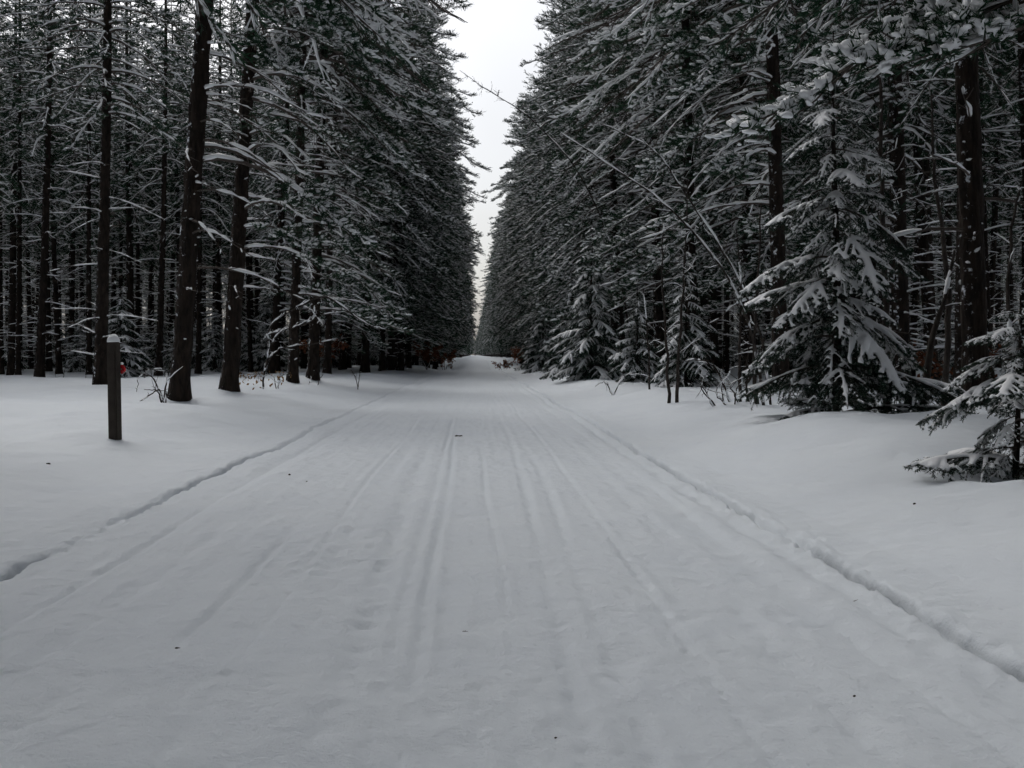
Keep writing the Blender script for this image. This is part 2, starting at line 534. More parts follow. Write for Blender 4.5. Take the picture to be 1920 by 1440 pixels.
def pine_branch(rng, L, rise, droop, live=True, start=0.35, dens=1.0, snow=1.0, r0=None, tmpl=ICO0, fine=True, big=1.0, cover=0.34):
    """one pine branch from the origin along +x: (wood, needles, snow) mesh builders"""
    wood, need, snw = MB(), MB(), MB()
    n = 8 if L > 1.5 else 6
    p = branch_path(rng, L, rise, droop, n)
    r0 = r0 or (0.010 + 0.0095 * L)
    rad = np.linspace(r0, r0 * 0.22, n)
    tube(wood, p, rad, 5)
    snow_run(snw, p, rad, rng, h=0.028 * snow, keep=min(0.92, 0.45 + 0.5 * snow), extra=0.006 + 0.008 * snow)
    tw_n = int((4.2 if live else 1.8) * L * dens) + (2 if live else 1)
    SP, SD = [], []
    for q in range(tw_n):
        t = start + (1 - start) * (q + rng.uniform(0, 1)) / tw_n if live else rng.uniform(0.25, 0.98)
        i = t * (n - 1)
        a = int(min(i, n - 2))
        base = p[a] + (p[a + 1] - p[a]) * (i - a)
        d = norm(p[a + 1] - p[a])
        side = 1 if q % 2 else -1
        ang = math.radians(rng.uniform(28, 62)) * side
        h = np.array([d[0] * math.cos(ang) - d[1] * math.sin(ang), d[0] * math.sin(ang) + d[1] * math.cos(ang), d[2] + rng.uniform(-0.12, 0.22)])
        h = norm(h)
        tl = (0.22 + 0.34 * L * (1 - t) * rng.uniform(0.6, 1.2)) * (1.0 if live else 0.75)
        tl = min(tl, 1.1)
        mid = base + h * tl * 0.55 + np.array([0, 0, -0.02 * tl])
        tip = base + h * tl + np.array([0, 0, rng.uniform(-0.10, 0.12) * tl])
        tp = np.stack([base, mid, tip])
        tr = np.array([0.007, 0.005, 0.003]) * (1 + 0.25 * L)
        tube(wood, tp, tr, 3, cap=False)
        if rng.random() < 0.6 * snow:
            snow_run(snw, tp, tr, rng, h=0.014, keep=0.8, k=4, extra=0.006)
        if live:
            nsh = max(2, int(tl / 0.12 * dens))
            for w in range(nsh):
                f = 0.3 + 0.7 * (w + 0.5) / nsh
                b = base + (tip - base) * f
                if w < nsh - 1:
                    an = rng.uniform(-1, 1) * 0.9
                    dd = np.array([h[0] * math.cos(an) - h[1] * math.sin(an), h[0] * math.sin(an) + h[1] * math.cos(an), h[2] + rng.uniform(0.1, 1.1)])
                else:
                    dd = h + np.array([0, 0, rng.uniform(0.1, 0.8)])
                SP.append(b); SD.append(dd)
    if live:
        for w in range(5):
            SP.append(p[-1] - norm(p[-1] - p[-2]) * 0.06 * w); SD.append(norm(p[-1] - p[-2]) + rng.normal(size=3) * 0.3 + np.array([0, 0, 0.3]))
        SP, SD = np.array(SP), norm(np.array(SD))
        sl = rng.uniform(0.11, 0.22, len(SP))
        needles(need, SP, SD, sl, 13 if fine else 9, 0.115, 0.0155 if fine else 0.024, rng)
        sel = rng.random(len(SP)) < cover
        P2, D2, s2 = SP[sel], SD[sel].copy(), sl[sel]
        D2[:, 2] *= 0.6
        m = len(P2)
        blobs(snw, P2 + D2 * s2[:, None] * 0.55 + np.array([0, 0, 0.03]), D2, s2 * rng.uniform(0.28, 0.60, m) * big, rng.uniform(0.022, 0.055, m) * big, rng.uniform(0.018, 0.040, m) * big, rng, tmpl)
    return wood, need, snw

def place(M_az, p):
    c, s = math.cos(M_az), math.sin(M_az)
    M = np.eye(4)
    M[:2, :2] = [[c, -s], [s, c]]
    M[:3, 3] = p
    return M

def trunk_path(H, lean, rng, n=18):
    z = np.concatenate([[-0.5, 0.0, 0.25, 0.7], np.linspace(1.5, H, n - 4)])
    bend = rng.normal(size=2) * 0.12
    x = lean * z + bend[0] * np.sin(z / H * 3.0)
    y = bend[1] * np.sin(z / H * 2.6)
    return np.stack([x, y, z], -1)

def trunk_r(z, H, d):
    return d * 0.5 * (np.clip(1 - z / (H * 1.03), 0.02, 1) ** 0.75) * (1 + 0.35 * np.exp(-np.clip(z, 0, None) / 0.28))

CLASSES = [0.75, 1.25, 1.85, 2.5, 3.2]
def make_library(seed, fine, variants):
    lib = {}
    rng = np.random.default_rng(seed)
    for ci, L in enumerate(CLASSES):
        for st, (ri, dr, start, sn) in enumerate([(0.06, 0.78, 0.42, 1.1), (0.14, 0.50, 0.28, 1.0), (0.50, 0.14, 0.12, 0.7)]):
            for v in range(variants):
                lib[ci, st, v] = pine_branch(rng, L, ri + rng.uniform(-0.08, 0.08), dr * rng.uniform(0.7, 1.25), True, start, 1.0 if fine else 0.9, sn, fine=fine, cover=rng.uniform(0.12, 0.55) * (1.0 if fine else 0.5) * (1.0, 0.8, 0.45)[st])
    for v in range(variants * 3):
        L = rng.uniform(0.5, 1.9)
        lib['dead', v] = pine_branch(rng, L, rng.uniform(-0.1, 0.25), rng.uniform(0.05, 0.45), False, snow=0.95 if fine else 0.55, r0=0.006 + 0.006 * L)
    return lib
LIBS = {True: (make_library(11, True, 4), 4), False: (make_library(12, False, 2), 2)}

def rough_trunk(mb, tp, H, d, k, rng, seed, ridge=0.0):
    if not ridge:
        tube(mb, tp, trunk_r(tp[:, 2], H, d), k, jit=0.06, rng=rng)
        return
    zz = np.concatenate([np.arange(-0.4, 8.0, 0.055), np.arange(8.0, H, 0.4)])
    P = np.stack([np.interp(zz, tp[:, 2], tp[:, 0]), np.interp(zz, tp[:, 2], tp[:, 1]), zz], -1)
    R0 = trunk_r(zz, H, d)
    a = np.arange(k) * 2 * math.pi / k
    A, Z = np.meshgrid(a, zz)
    X, Y = np.cos(A) * 3.2, np.sin(A) * 3.2
    nz = np.abs(vnoise(X * 1.6 + 40, Z * 1.1 + Y * 1.6, seed)) + 0.6 * np.abs(vnoise(X * 3.1 + 9, Z * 3.0 + Y * 3.1, seed + 1))
    RR = R0[:, None] * (1 + 0.06 * vnoise(X * 0.5, Z * 0.5 + Y * 0.5, seed + 2)) + ridge * (nz - 0.6)
    V = P[:, None, :] + np.stack([np.cos(A) * RR, np.sin(A) * RR, 0 * A], -1)
    n = len(zz)
    i = np.arange(n - 1)[:, None] * k; j = np.arange(k)[None, :]; j2 = (j + 1) % k
    mb.add(V.reshape(-1, 3), np.stack([i + j, i + j2, i + k + j2, i + k + j], -1).reshape(-1, 4))

def build_pine(seed, H=20.0, d=0.36, road=True, low=2.3, inner_low=8.5, reach=3.1, lean=0.03, dead=True, fine=True, skip_below=None, ridge=0.0, thin=0.0):
    """a pine whose +x side faces the road: long drooping boughs there, dead snowy snags on the dark side"""
    rng = np.random.default_rng(seed)
    trunk, wood, need, snw = MB(), MB(), MB(), MB()
    lib, nv = LIBS[fine]
    tp = trunk_path(H, lean, rng)
    rough_trunk(trunk, tp, H, d, 22 if ridge else 10, rng, seed, ridge)
    z = 0.9
    while z < H - 0.2:
        k = int(rng.integers(4, 6))
        a0 = rng.uniform(0, 2 * math.pi)
        for q in range(k):
            az = a0 + q * 2 * math.pi / k + rng.uniform(-0.35, 0.35)
            s = (math.cos(az) + 1) / 2 if road else 0.35
            live_z = inner_low + (low - inner_low) * s ** 0.8 + rng.uniform(-0.5, 0.8)
            zz = z + rng.uniform(-0.14, 0.14)
            up = float(np.clip((zz - 2) / (H - 2), 0, 1))
            base = np.array([np.interp(zz, tp[:, 2], tp[:, 0]), np.interp(zz, tp[:, 2], tp[:, 1]), zz])
            if zz > live_z:
                if skip_below is not None and zz < skip_below and s > 0.5:
                    continue
                if rng.random() < thin:
                    continue
                L = reach * (0.55 + 0.45 * s) * min(1.0, (H - zz) / (0.40 * H) + 0.08) * rng.uniform(0.72, 1.18)
                ci = int(np.argmin([abs(c - L) for c in CLASSES]))
                st = 0 if up < 0.45 + rng.uniform(-0.15, 0.15) else (1 if up < 0.75 else 2)
                if zz < 4.0:
                    st = 1
                    L *= 0.8
                    ci = int(np.argmin([abs(c - L) for c in CLASSES]))
                W, N, S = lib[ci, st, int(rng.integers(nv))]
                sc = L / CLASSES[ci]
            elif dead and rng.random() < (0.62 if fine else 0.5):
                W, N, S = lib['dead', int(rng.integers(nv * 3))]
                sc = rng.uniform(0.8, 1.15)
            else:
                continue
            M = place(az, base)
            fl = np.diag([sc, sc * rng.choice([-1.0, 1.0]), sc])
            pt = rng.uniform(-0.12, 0.12) if zz > 4.0 else rng.uniform(-0.30, 0.02)
            ry = np.array([[math.cos(pt), 0, math.sin(pt)], [0, 1, 0], [-math.sin(pt), 0, math.cos(pt)]])
            M[:3, :3] = M[:3, :3] @ ry @ fl
            wood.merge(W, M); need.merge(N, M); snw.merge(S, M)
        z += rng.uniform(0.34, 0.52)
    return trunk, wood, need, snw

def pine_meshes(name, *a, **k):
    t, w, n, s = build_pine(*a, **k)
    return {'trunk': t.mesh(name + '_trunk', M_BARK), 'branches': w.mesh(name + '_branches', M_WOOD),
            'crown': n.mesh(name + '_crown', M_NEED, False), 'snow': s.mesh(name + '_snow', M_SNOW)}

ROADSIDE = [pine_meshes('roadside_pine', 100 + i, H=h, low=lo, reach=re, lean=le, inner_low=il)
            for i, (h, lo, re, le, il) in enumerate([(21, 1.7, 3.3, .045, 6), (19.5, 1.3, 3.0, .04, 5.5), (22, 2.2, 3.6, .05, 7), (20.5, 1.5, 3.1, .04, 5.5)])]
INNER = [pine_meshes('forest_pine', 200 + i, H=h, road=False, inner_low=il, low=il, reach=re, lean=le, d=d, fine=False)
         for i, (h, il, re, le, d) in enumerate([(19, 7.2, 2.9, .012, .31), (20, 8.0, 2.7, .02, .28), (18, 6.4, 2.8, .005, .25)])]

def put_far(o_src, x, y, rz, label, group, scale=1.0, tilt=0.0):
    """a pine too far off to show its parts: one mesh"""
    o = thing('pine_tree', label, 'pine tree', (x, y, gz(x, y) - 0.05), rz, group, o_src.data)
    o.rotation_euler = (0, tilt, rz)
    o.scale = (scale, scale, scale)
    return o

def put_tree(meshes, x, y, rz, label, group=None, scale=1.0, name='pine_tree', cat='pine tree', tilt=0.0, sxy=1.0, sink=0.0):
    o = thing(name, label, cat, (x, y, gz(x, y) - 0.03 - sink), rz, group)
    o.rotation_euler = (0, tilt, rz) if tilt else (0, 0, rz)
    o.scale = (scale * sxy, scale * sxy, scale)
    for part, me in meshes.items():
        if len(me.vertices):
            p = link(part, me, o)
            if part != 'trunk': p['kind'] = 'stuff'
    return o

def remeshed(mb, name, material, voxel, smooth=3):
    """melt overlapping lumps of snow into one soft mass"""
    me = mb.mesh(name + '_raw', material)
    o = bpy.data.objects.new(name + '_raw', me)
    C.objects.link(o)
    r = o.modifiers.new('r', 'REMESH')
    r.mode = 'VOXEL'
    r.voxel_size = voxel
    r.use_smooth_shade = True
    s = o.modifiers.new('s', 'SMOOTH')
    s.factor = 0.5
    s.iterations = smooth
    dg = bpy.context.evaluated_depsgraph_get()
    out = bpy.data.meshes.new_from_object(o.evaluated_get(dg))
    out.name = name
    out.materials.clear()
    out.materials.append(material)
    bpy.data.objects.remove(o)
    bpy.data.meshes.remove(me)
    return out

def spruce_bough(seed, droop, fat=1.0, nlen=0.030, nw=0.007, dense=34, melt=True, cover=0.85, lite=False):
    """a spruce bough of unit length along +x with hanging side sprays and a pad of snow"""
    rng = np.random.default_rng(seed)
    wood, need, snw = MB(), MB(), MB()
    n = 9
    t = np.linspace(0, 1, n)
    p = np.stack([t * (1 - 0.10 * droop), 0.04 * np.cumsum(rng.normal(size=n)) * t * 0.5, 0.10 * t - droop * t ** 1.8], -1)
    tube(wood, p, np.linspace(0.013, 0.004, n), 5)
    SP, SD, SL = [], [], []
    def clothe(a, b):
        d = norm(b - a)
        ln = np.linalg.norm(b - a)
        m = max(2, int(ln / 0.045))
        for q in range(m):
            SP.append(a + d * ln * q / m); SD.append(d); SL.append(ln / m)
    for q in range(n - 1):
        if q >= 2:
            clothe(p[q], p[q + 1])
    sn_t = np.linspace(0.22, 1.0, 9)
    sp = np.stack([np.interp(sn_t, t, p[:, c]) for c in range(3)], -1)
    wid = 0.050 * fat * np.interp(sn_t, [0.22, 0.45, 0.8, 1.0], [0.35, 0.8, 1.15, 0.55]) * rng.uniform(0.8, 1.2, 9)
    if cover > 0:
        tube(snw, sp, wid, 5 if lite else 8, squash=0.62, lift=wid * 0.42 + 0.008, jit=0.12, rng=rng)
    nb = 13
    for q in range(nb):
        tt = 0.16 + 0.80 * (q + rng.uniform(0, 0.6)) / nb
        for sgn in (-1, 1):
            base = np.array([np.interp(tt, t, p[:, c]) for c in range(3)])
            L = (0.42 * (1 - tt) ** 0.75 + 0.10) * rng.uniform(0.65, 1.15)
            an = math.radians(rng.uniform(38, 60)) * sgn
            dx, dy = math.cos(an), math.sin(an)
            hang = rng.uniform(0.25, 0.75) + 0.25 * droop
            s = np.linspace(0, 1, 5)
            lp = base + np.stack([dx * L * s, dy * L * s, -hang * L * s ** 1.6], -1)
            tube(wood, lp, np.linspace(0.005, 0.002, 5), 3, cap=False)
            for w in range(4):
                clothe(lp[w], lp[w + 1])
            # little side twigs hanging from the spray
            for w in range(int(1 + L * 6) if lite else int(2 + L * 9)):
                f = rng.uniform(0.2, 0.95)
                b = np.array([np.interp(f, s, lp[:, c]) for c in range(3)])
                a2 = an + rng.choice([-1, 1]) * math.radians(rng.uniform(25, 55))
                l2 = 0.34 * L * (1.1 - f) * rng.uniform(0.7, 1.3) + 0.03
                e = b + l2 * np.array([math.cos(a2), math.sin(a2), -rng.uniform(0.3, 1.0)])
                clothe(b, e)
                if not lite and rng.random() < 0.5 * cover:
                    tube(snw, np.stack([b, (b + e) / 2, e]), np.array([0.022, 0.02, 0.010]) * fat, 6, squash=0.7, lift=0.012 * fat)
            if rng.random() < cover:
                m = rng.uniform(0.7, 1.0)
                sl = np.stack([np.interp(np.linspace(0.0, m, 5), s, lp[:, c]) for c in range(3)], -1)
                r = np.array([0.040, 0.042, 0.036, 0.028, 0.014]) * fat * rng.uniform(0.7, 1.15) * (0.6 + 0.9 * L)
                tube(snw, sl, r, 4 if lite else 6, squash=0.7, lift=r * 0.4 + 0.008, jit=0.25 if lite else 0.12, rng=rng)
    SP, SD, SL = np.array(SP), norm(np.array(SD)), np.array(SL)
    if melt:
        m = int(90 * cover)
        q = rng.integers(0, len(SP), m)
        blobs(snw, SP[q] + np.array([0, 0, 0.008]), SD[q], rng.uniform(0.022, 0.052, m) * fat ** 0.5, rng.uniform(0.014, 0.03, m), rng.uniform(0.012, 0.022, m), rng, ICO1, 0.3)
    needles(need, SP, SD, SL, max(3, int(dense / 5)), nlen, nw, rng, spread=(40, 75))
    if melt:
        snow_me = remeshed(snw, 'bough_snow', M_SNOW, 0.0125) if snw.n else None
    else:
        snow_me = snw
    return wood, need, snow_me

BOUGHS = []
for i, (dr, ft) in enumerate([(0.38, 1.0), (0.55, 1.1), (0.28, 0.85), (0.7, 0.9), (0.45, 1.25), (0.5, 0.6)]):
    W, N, S = spruce_bough(300 + i, dr, ft * 0.9, cover=0.5, dense=50)
    BOUGHS.append((W.mesh('bough', M_WOOD), N.mesh('bough_needles', M_SPRN, False), S))
BOUGH_BARE = []
for i, dr in enumerate([0.35, 0.6]):
    W, N, S = spruce_bough(320 + i, dr, 0.4, cover=0.22, dense=44)
    BOUGH_BARE.append((W.mesh('bough', M_WOOD), N.mesh('bough_needles', M_SPRN, False), S))

def hero_spruce(name, label, x, y, H, R, seed, spec, group=None, low=0.12, top_len=0.22):
    """a spruce one can walk round: trunk and single boughs, each with needles and its own pad of snow"""
    rng = np.random.default_rng(seed)
    z0 = gz(x, y)
    o = thing(name, label, 'spruce tree', (x, y, z0 - 0.04), 0, group)
    mb = MB()
    zz = np.linspace(-0.3, H, 12)
    pts = np.stack([0.03 * np.sin(zz * 1.3), 0.02 * np.cos(zz), zz], -1)
    tube(mb, pts, np.linspace(0.012 + 0.012 * H, 0.006, 12), 8, jit=0.06, rng=rng)
    link('trunk', mb.mesh('spruce_trunk', M_BARK), o)
    z = low
    while z < H - 0.1:
        k = int(rng.integers(4, 6)) if z < H * 0.8 else 3
        a0 = rng.uniform(0, 6.28)
        for q in range(k):
            az = a0 + q * 6.283 / k + rng.uniform(-0.3, 0.3)
            f = z / H
            L = (R * (1 - f) ** 0.8 + top_len * min(1, (1 - f) * 4)) * rng.uniform(0.5, 1.25)
            W, N, S = BOUGHS[int(rng.integers(len(BOUGHS)))] if rng.random() < spec else BOUGH_BARE[int(rng.integers(2))]
            if z < 0.14 * H: W, N, S = BOUGHS[2]
            elif z > 0.25 * H and rng.random() < 0.6: W, N, S = BOUGHS[int(rng.integers(len(BOUGHS)))]
            if z < 0.2 * H and math.sin(az) < -0.5: W, N, S = BOUGH_BARE[0]
            b = link('bough', W, o)
            b.location = (0, 0, z + rng.uniform(-0.05, 0.05))
            b.rotation_euler = (rng.uniform(-0.15, 0.15), (rng.uniform(0.0, 0.5) if z > 0.14 * H else rng.uniform(-0.3, 0.0)) - 0.45 * f ** 2, az)
            b.scale = (L, L, L * rng.uniform(0.85, 1.1))
            link('needles', N, b)
            if S is not None:
                link('snow', S, b)
        z += rng.uniform(0.16, 0.25) * (1.2 - 0.4 * z / H) * (H / 3.5) ** 0.5
    return o

SPRUCE_PARTS = []
def small_spruce_meshes(seed, H, R, snow=0.6, melt=False, step=0.19, nlen=0.05, nw=0.016):
    """a spruce in one piece per part, for the undergrowth further in"""
    rng = np.random.default_rng(seed)
    trunk, wood, need, snw = MB(), MB(), MB(), MB()
    zz = np.linspace(-0.3, H, 9)
    tube(trunk, np.stack([0.04 * np.sin(zz), 0 * zz, zz], -1), np.linspace(0.014 + 0.011 * H, 0.006, 9), 7)
    kinds = [spruce_bough(seed * 7 + i, dr, 0.95, nlen=nlen, nw=nw, dense=15, melt=False, cover=snow, lite=True) for i, dr in enumerate((0.35, 0.5, 0.65))]
    z = 0.15
    while z < H - 0.1:
        k = int(rng.integers(4, 6))
        a0 = rng.uniform(0, 6.28)
        for q in range(k):
            f = z / H
            L = (R * (1 - f) ** 0.85 + 0.15) * rng.uniform(0.75, 1.15)
            W, N, S = kinds[int(rng.integers(3))]
            M = place(a0 + q * 6.283 / k + rng.uniform(-0.3, 0.3), (0, 0, z + rng.uniform(-0.06, 0.06)))
            M[:3, :3] = M[:3, :3] * L
            wood.merge(W, M); need.merge(N, M); snw.merge(S, M)
        z += step * rng.uniform(0.9, 1.3) * (H / 3.0) ** 0.5
    SPRUCE_PARTS[:] = [trunk, wood, need, snw]
    return {'trunk': trunk.mesh('young_spruce_trunk', M_BARK), 'branches': wood.mesh('young_spruce_branches', M_WOOD),
            'crown': need.mesh('young_spruce_crown', M_SPRN, False), 'snow': snw.mesh('young_spruce_snow', M_SNOW)}

def joined_mesh(name, mbs, mats):
    allv, f3, mi, n = [], [], [], 0
    me = bpy.data.meshes.new(name)
    v = []; faces3 = []; faces4 = []; m3 = []; m4 = []
    for k, mb in enumerate(mbs):
        vv = np.concatenate(mb.v)
        for f in mb.f3: faces3.append(f + n); m3.append(np.full(len(f), k))
        for f in mb.f4: faces4.append(f + n); m4.append(np.full(len(f), k))
        v.append(vv); n += len(vv)
    v = np.concatenate(v)
    a3 = np.concatenate(faces3); a4 = np.concatenate(faces4)
    me.vertices.add(len(v)); me.vertices.foreach_set('co', v.astype(np.float32).ravel())
    me.loops.add(a3.size + a4.size)
    me.loops.foreach_set('vertex_index', np.concatenate([a3.ravel(), a4.ravel()]).astype(np.int32))
    tot = np.concatenate([np.full(len(a3), 3), np.full(len(a4), 4)])
    me.polygons.add(len(tot))
    me.polygons.foreach_set('loop_start', np.concatenate([[0], np.cumsum(tot)[:-1]]).astype(np.int32))
    me.polygons.foreach_set('loop_total', tot.astype(np.int32))
    me.polygons.foreach_set('material_index', np.concatenate(m3 + m4).astype(np.int32))
    for m in mats: me.materials.append(m)
    me.update(calc_edges=True)
    return me
FAR = []
for i, kw in enumerate([dict(seed=600, H=21, low=0.8, reach=3.2, lean=.035, inner_low=7), dict(seed=602, H=19, road=False, inner_low=6.6, low=6.6, reach=2.8, lean=.01, d=.28), dict(seed=603, H=20, low=5.5, inner_low=6.5, reach=3.2, lean=.04, dead=False)]):
    mbs = build_pine(fine=False, **kw)
    FAR.append(bpy.data.objects.new('far_pine', joined_mesh('far_pine', mbs, [M_BARK, M_WOOD, M_NEED, M_SNOW])))

# ------------------------------------------------------------------ where the trees stand
# nearest pines of the row left of the road: x, y, trunk width, lean
LEFT_NEAR = [(-4.91, 16.6, 0.325, 0.058), (-4.58, 18.7, 0.30, 0.075), (-4.90, 27.0, 0.27, 0.030), (-4.62, 28.6, 0.31, 0.035), (-5.50, 37.4, 0.28, 0.03)]
RIGHT_NEAR = [(6.00, 11.9, 0.285, 0.02), (6.05, 19.6, 0.31, 0.02), (5.95, 27.0, 0.33, 0.02), (6.25, 33.5, 0.30, 0.02)]
for (x, y, d, le) in LEFT_NEAR:
    MOUNDS.append((x - 0.35, y + 0.1, 0.75, 0.10)); MOUNDS.append((x + 0.25, y - 0.35, 0.35, -0.05))
for (x, y, d, le) in RIGHT_NEAR:
    MOUNDS.append((x + 0.3, y, 0.7, 0.10))
MOUNDS += [(4.1, 11.0, 0.8, -0.04), (3.55, 10.3, 0.4, 0.05), (4.5, 9.9, 0.4, 0.06), (3.7, 7.3, 0.9, -0.05), (5.0, 9.3, 0.6, 0.07), (4.25, 9.75, 0.25, -0.06)]
MOUNDS += [(-3.6, 9.75, 0.9, 0.03), (-6.5, 12.0, 1.6, 0.06), (-8.0, 15.0, 1.8, 0.07), (-3.4, 13.0, 1.2, 0.03)]

# ------------------------------------------------------------------ ground and road: one heightfield cut along the road's edges
def build_ground():
    ys = [-12.0]
    while ys[-1] < 1.5: ys.append(ys[-1] + 0.25)
    while ys[-1] < 1400: ys.append(ys[-1] + min(max(0.0072 * ys[-1], 0.02), 14.0))
    ys = np.array(ys)
    def strip(xs, name, m):
        X, Y = np.meshgrid(xs, ys)
        Z = ground_z(X.ravel(), Y.ravel())
        v = np.stack([X.ravel(), Y.ravel(), Z], -1)
        a, b = len(ys), len(xs)
        i = (np.arange(a - 1)[:, None] * b + np.arange(b - 1)[None]).reshape(-1)
        f = np.stack([i, i + 1, i + b + 1, i + b], -1)
        return v, f
    cutl, cutr = ROAD_L - 0.30, ROAD_R + 0.30
    def out(x0, sgn):
        o, st = [], 0.018
        x = 0.0
        while x < 900:
            o.append(x)
            if x < 0.35: st = 0.022
            elif x < 6: st = min(st * 1.03, 0.14)
            else: st *= 1.16
            x += st
        return x0 + sgn * np.array(o)
    mid = [cutl]
    while mid[-1] < cutr - 0.03:
        near = min(abs(mid[-1] - ROAD_L), abs(mid[-1] - ROAD_R))
        mid.append(mid[-1] + (0.0095 if near < 0.13 else 0.0175))
    mid = np.append(np.array(mid), cutr)
    mb = MB()
    v, f = strip(mid, 'road', M_ROAD)
    mb.add(v, f)
    r = link('road', mb.mesh('road', M_ROAD))
    r['kind'] = 'structure'
    mb = MB()
    v, f = strip(out(cutl, -1)[::-1], 'g', M_GROUND)
    mb.add(v, f)
    v, f = strip(out(cutr, 1), 'g', M_GROUND)
    mb.add(v, f)
    g = link('ground', mb.mesh('ground', M_GROUND))
    g['kind'] = 'structure'
build_ground()

# ------------------------------------------------------------------ pines beside the road, the near ones with every low bough on its own
HB = []
for i, (L, ri, dr, st, sn) in enumerate([(3.0, 0.18, 0.60, 0.50, 1.2), (2.4, 0.10, 0.45, 0.40, 1.2), (3.4, 0.22, 0.72, 0.50, 1.2), (1.6, 0.02, 0.18, 0.35, 1.2), (2.8, 0.05, 0.38, 0.35, 1.1), (2.2, 0.15, 0.75, 0.3, 1.1)]):
    rng = np.random.default_rng(400 + i)
    W, N, S = pine_branch(rng, L, ri, dr, True, st, 1.5, sn, tmpl=ICO0, big=1.1, cover=0.38)
    HB.append((W.mesh('pine_bough', M_WOOD), N.mesh('pine_bough_needles', M_NEED, False), S.mesh('pine_bough_snow', M_SNOW)))
HL = []      # long leafless arcs carrying only snow
for i, (L, ri, dr) in enumerate([(2.6, 0.20, 0.62), (3.0, 0.15, 0.55), (2.1, 0.05, 0.40), (2.4, 0.28, 0.85)]):
    rng = np.random.default_rng(440 + i)
    W, N, S = pine_branch(rng, L, ri, dr, False, dens=2.6, snow=1.15, r0=0.012 + 0.007 * L)
    HL.append((W.mesh('bare_bough', M_WOOD), None, S.mesh('bare_bough_snow', M_SNOW)))
HD = []
for i, (L, ri, dr) in enumerate([(1.5, 0.25, 0.3), (1.1, 0.05, 0.25), (0.7, 0.3, 0.1), (1.9, 0.2, 0.55)]):
    rng = np.random.default_rng(420 + i)
    W, N, S = pine_branch(rng, L, ri, dr, False, snow=1.2, r0=0.010 + 0.007 * L)
    HD.append((W.mesh('dead_bough', M_WOOD), None, S.mesh('dead_bough_snow', M_SNOW)))

def add_bough(o, rng, kit, x, y, z, az, sc, roll=0.0, pitch=0.0):
    W, N, S = kit
    b = link('bough', W, o)
    b.location = (x, y, z)
    b.rotation_euler = (roll, pitch, az)
    b.scale = (sc, sc, sc)
    if N is not None:
        link('needles', N, b)
    link('snow', S, b)
    return b

UPPER = {}
def upper_meshes():
    if not UPPER:
        t, w, n, s = build_pine(510, H=20.5, d=0.36, low=7.3, inner_low=8.5, reach=3.3, lean=0.04, dead=False)
        UPPER.update(branches=w.mesh('near_pine_upper_branches', M_WOOD), crown=n.mesh('near_pine_crown', M_NEED, False), snow=s.mesh('near_pine_snow', M_SNOW))
    return UPPER

def hero_pine(label, x, y, d, lean, seed, side, n_live, n_dead, zr=(2.4, 7.5), group=None, H=20.5, sc=(0.7, 1.1)):
    rng = np.random.default_rng(seed)
    o = thing('pine_tree', label, 'pine tree', (x, y, gz(x, y) - 0.05), 0 if side < 0 else math.pi, group)
    tm, sm = MB(), MB()
    tp = trunk_path(H, lean, np.random.default_rng(seed))
    rough_trunk(tm, tp, H, d, 26, rng, seed, 0.028)
    link('trunk', tm.mesh('near_pine_trunk', M_BARK), o)
    for nm, me in upper_meshes().items():
        q = link(nm, me, o)
        q['kind'] = 'stuff'
        q.location = (7.0 * (lean - 0.04), 0, 0)
        q.rotation_euler = (0, lean - 0.04, rng.uniform(-0.3, 0.3))
    # clots of snow stuck to the bark
    m = 22
    bz = rng.uniform(0.2, 7.0, m)
    ba = rng.uniform(-2.4, 2.4, m)
    bx, by = np.interp(bz, tp[:, 2], tp[:, 0]), np.interp(bz, tp[:, 2], tp[:, 1])
    br = trunk_r(bz, H, d) * 0.985
    bp = np.stack([bx + np.cos(ba) * br, by + np.sin(ba) * br, bz], -1)
    sz = rng.uniform(0.3, 1.0, m) ** 2
    blobs(sm, bp, rng.normal(size=(m, 3)) * np.array([1, 1, 0.8]), 0.012 + 0.05 * sz, 0.010 + 0.022 * sz, 0.010 + 0.020 * sz, rng, ICO0, 0.4)
    q = link('bark_snow', sm.mesh('near_pine_bark_snow', M_SNOW), o)
    q['kind'] = 'stuff'
    for q in range(n_live):
        z = zr[0] + (zr[1] - zr[0]) * (q + rng.uniform(0, 0.8)) / n_live
        az = rng.normal() * 0.75
        kit = HB[int(rng.integers(len(HB)))] if rng.random() < 0.5 else HL[int(rng.integers(len(HL)))]
        add_bough(o, rng, kit, lean * z, 0, z, az, rng.uniform(*sc), rng.uniform(-0.2, 0.2), rng.uniform(-0.12, 0.12))
    for q in range(n_dead):
        z = rng.uniform(1.6, 6.8)
        az = rng.normal() * 1.1
        add_bough(o, rng, HD[int(rng.integers(len(HD)))], lean * z, 0, z, az, rng.uniform(0.6, 1.1), rng.uniform(-0.2, 0.2), rng.uniform(-0.15, 0.15))
    return o

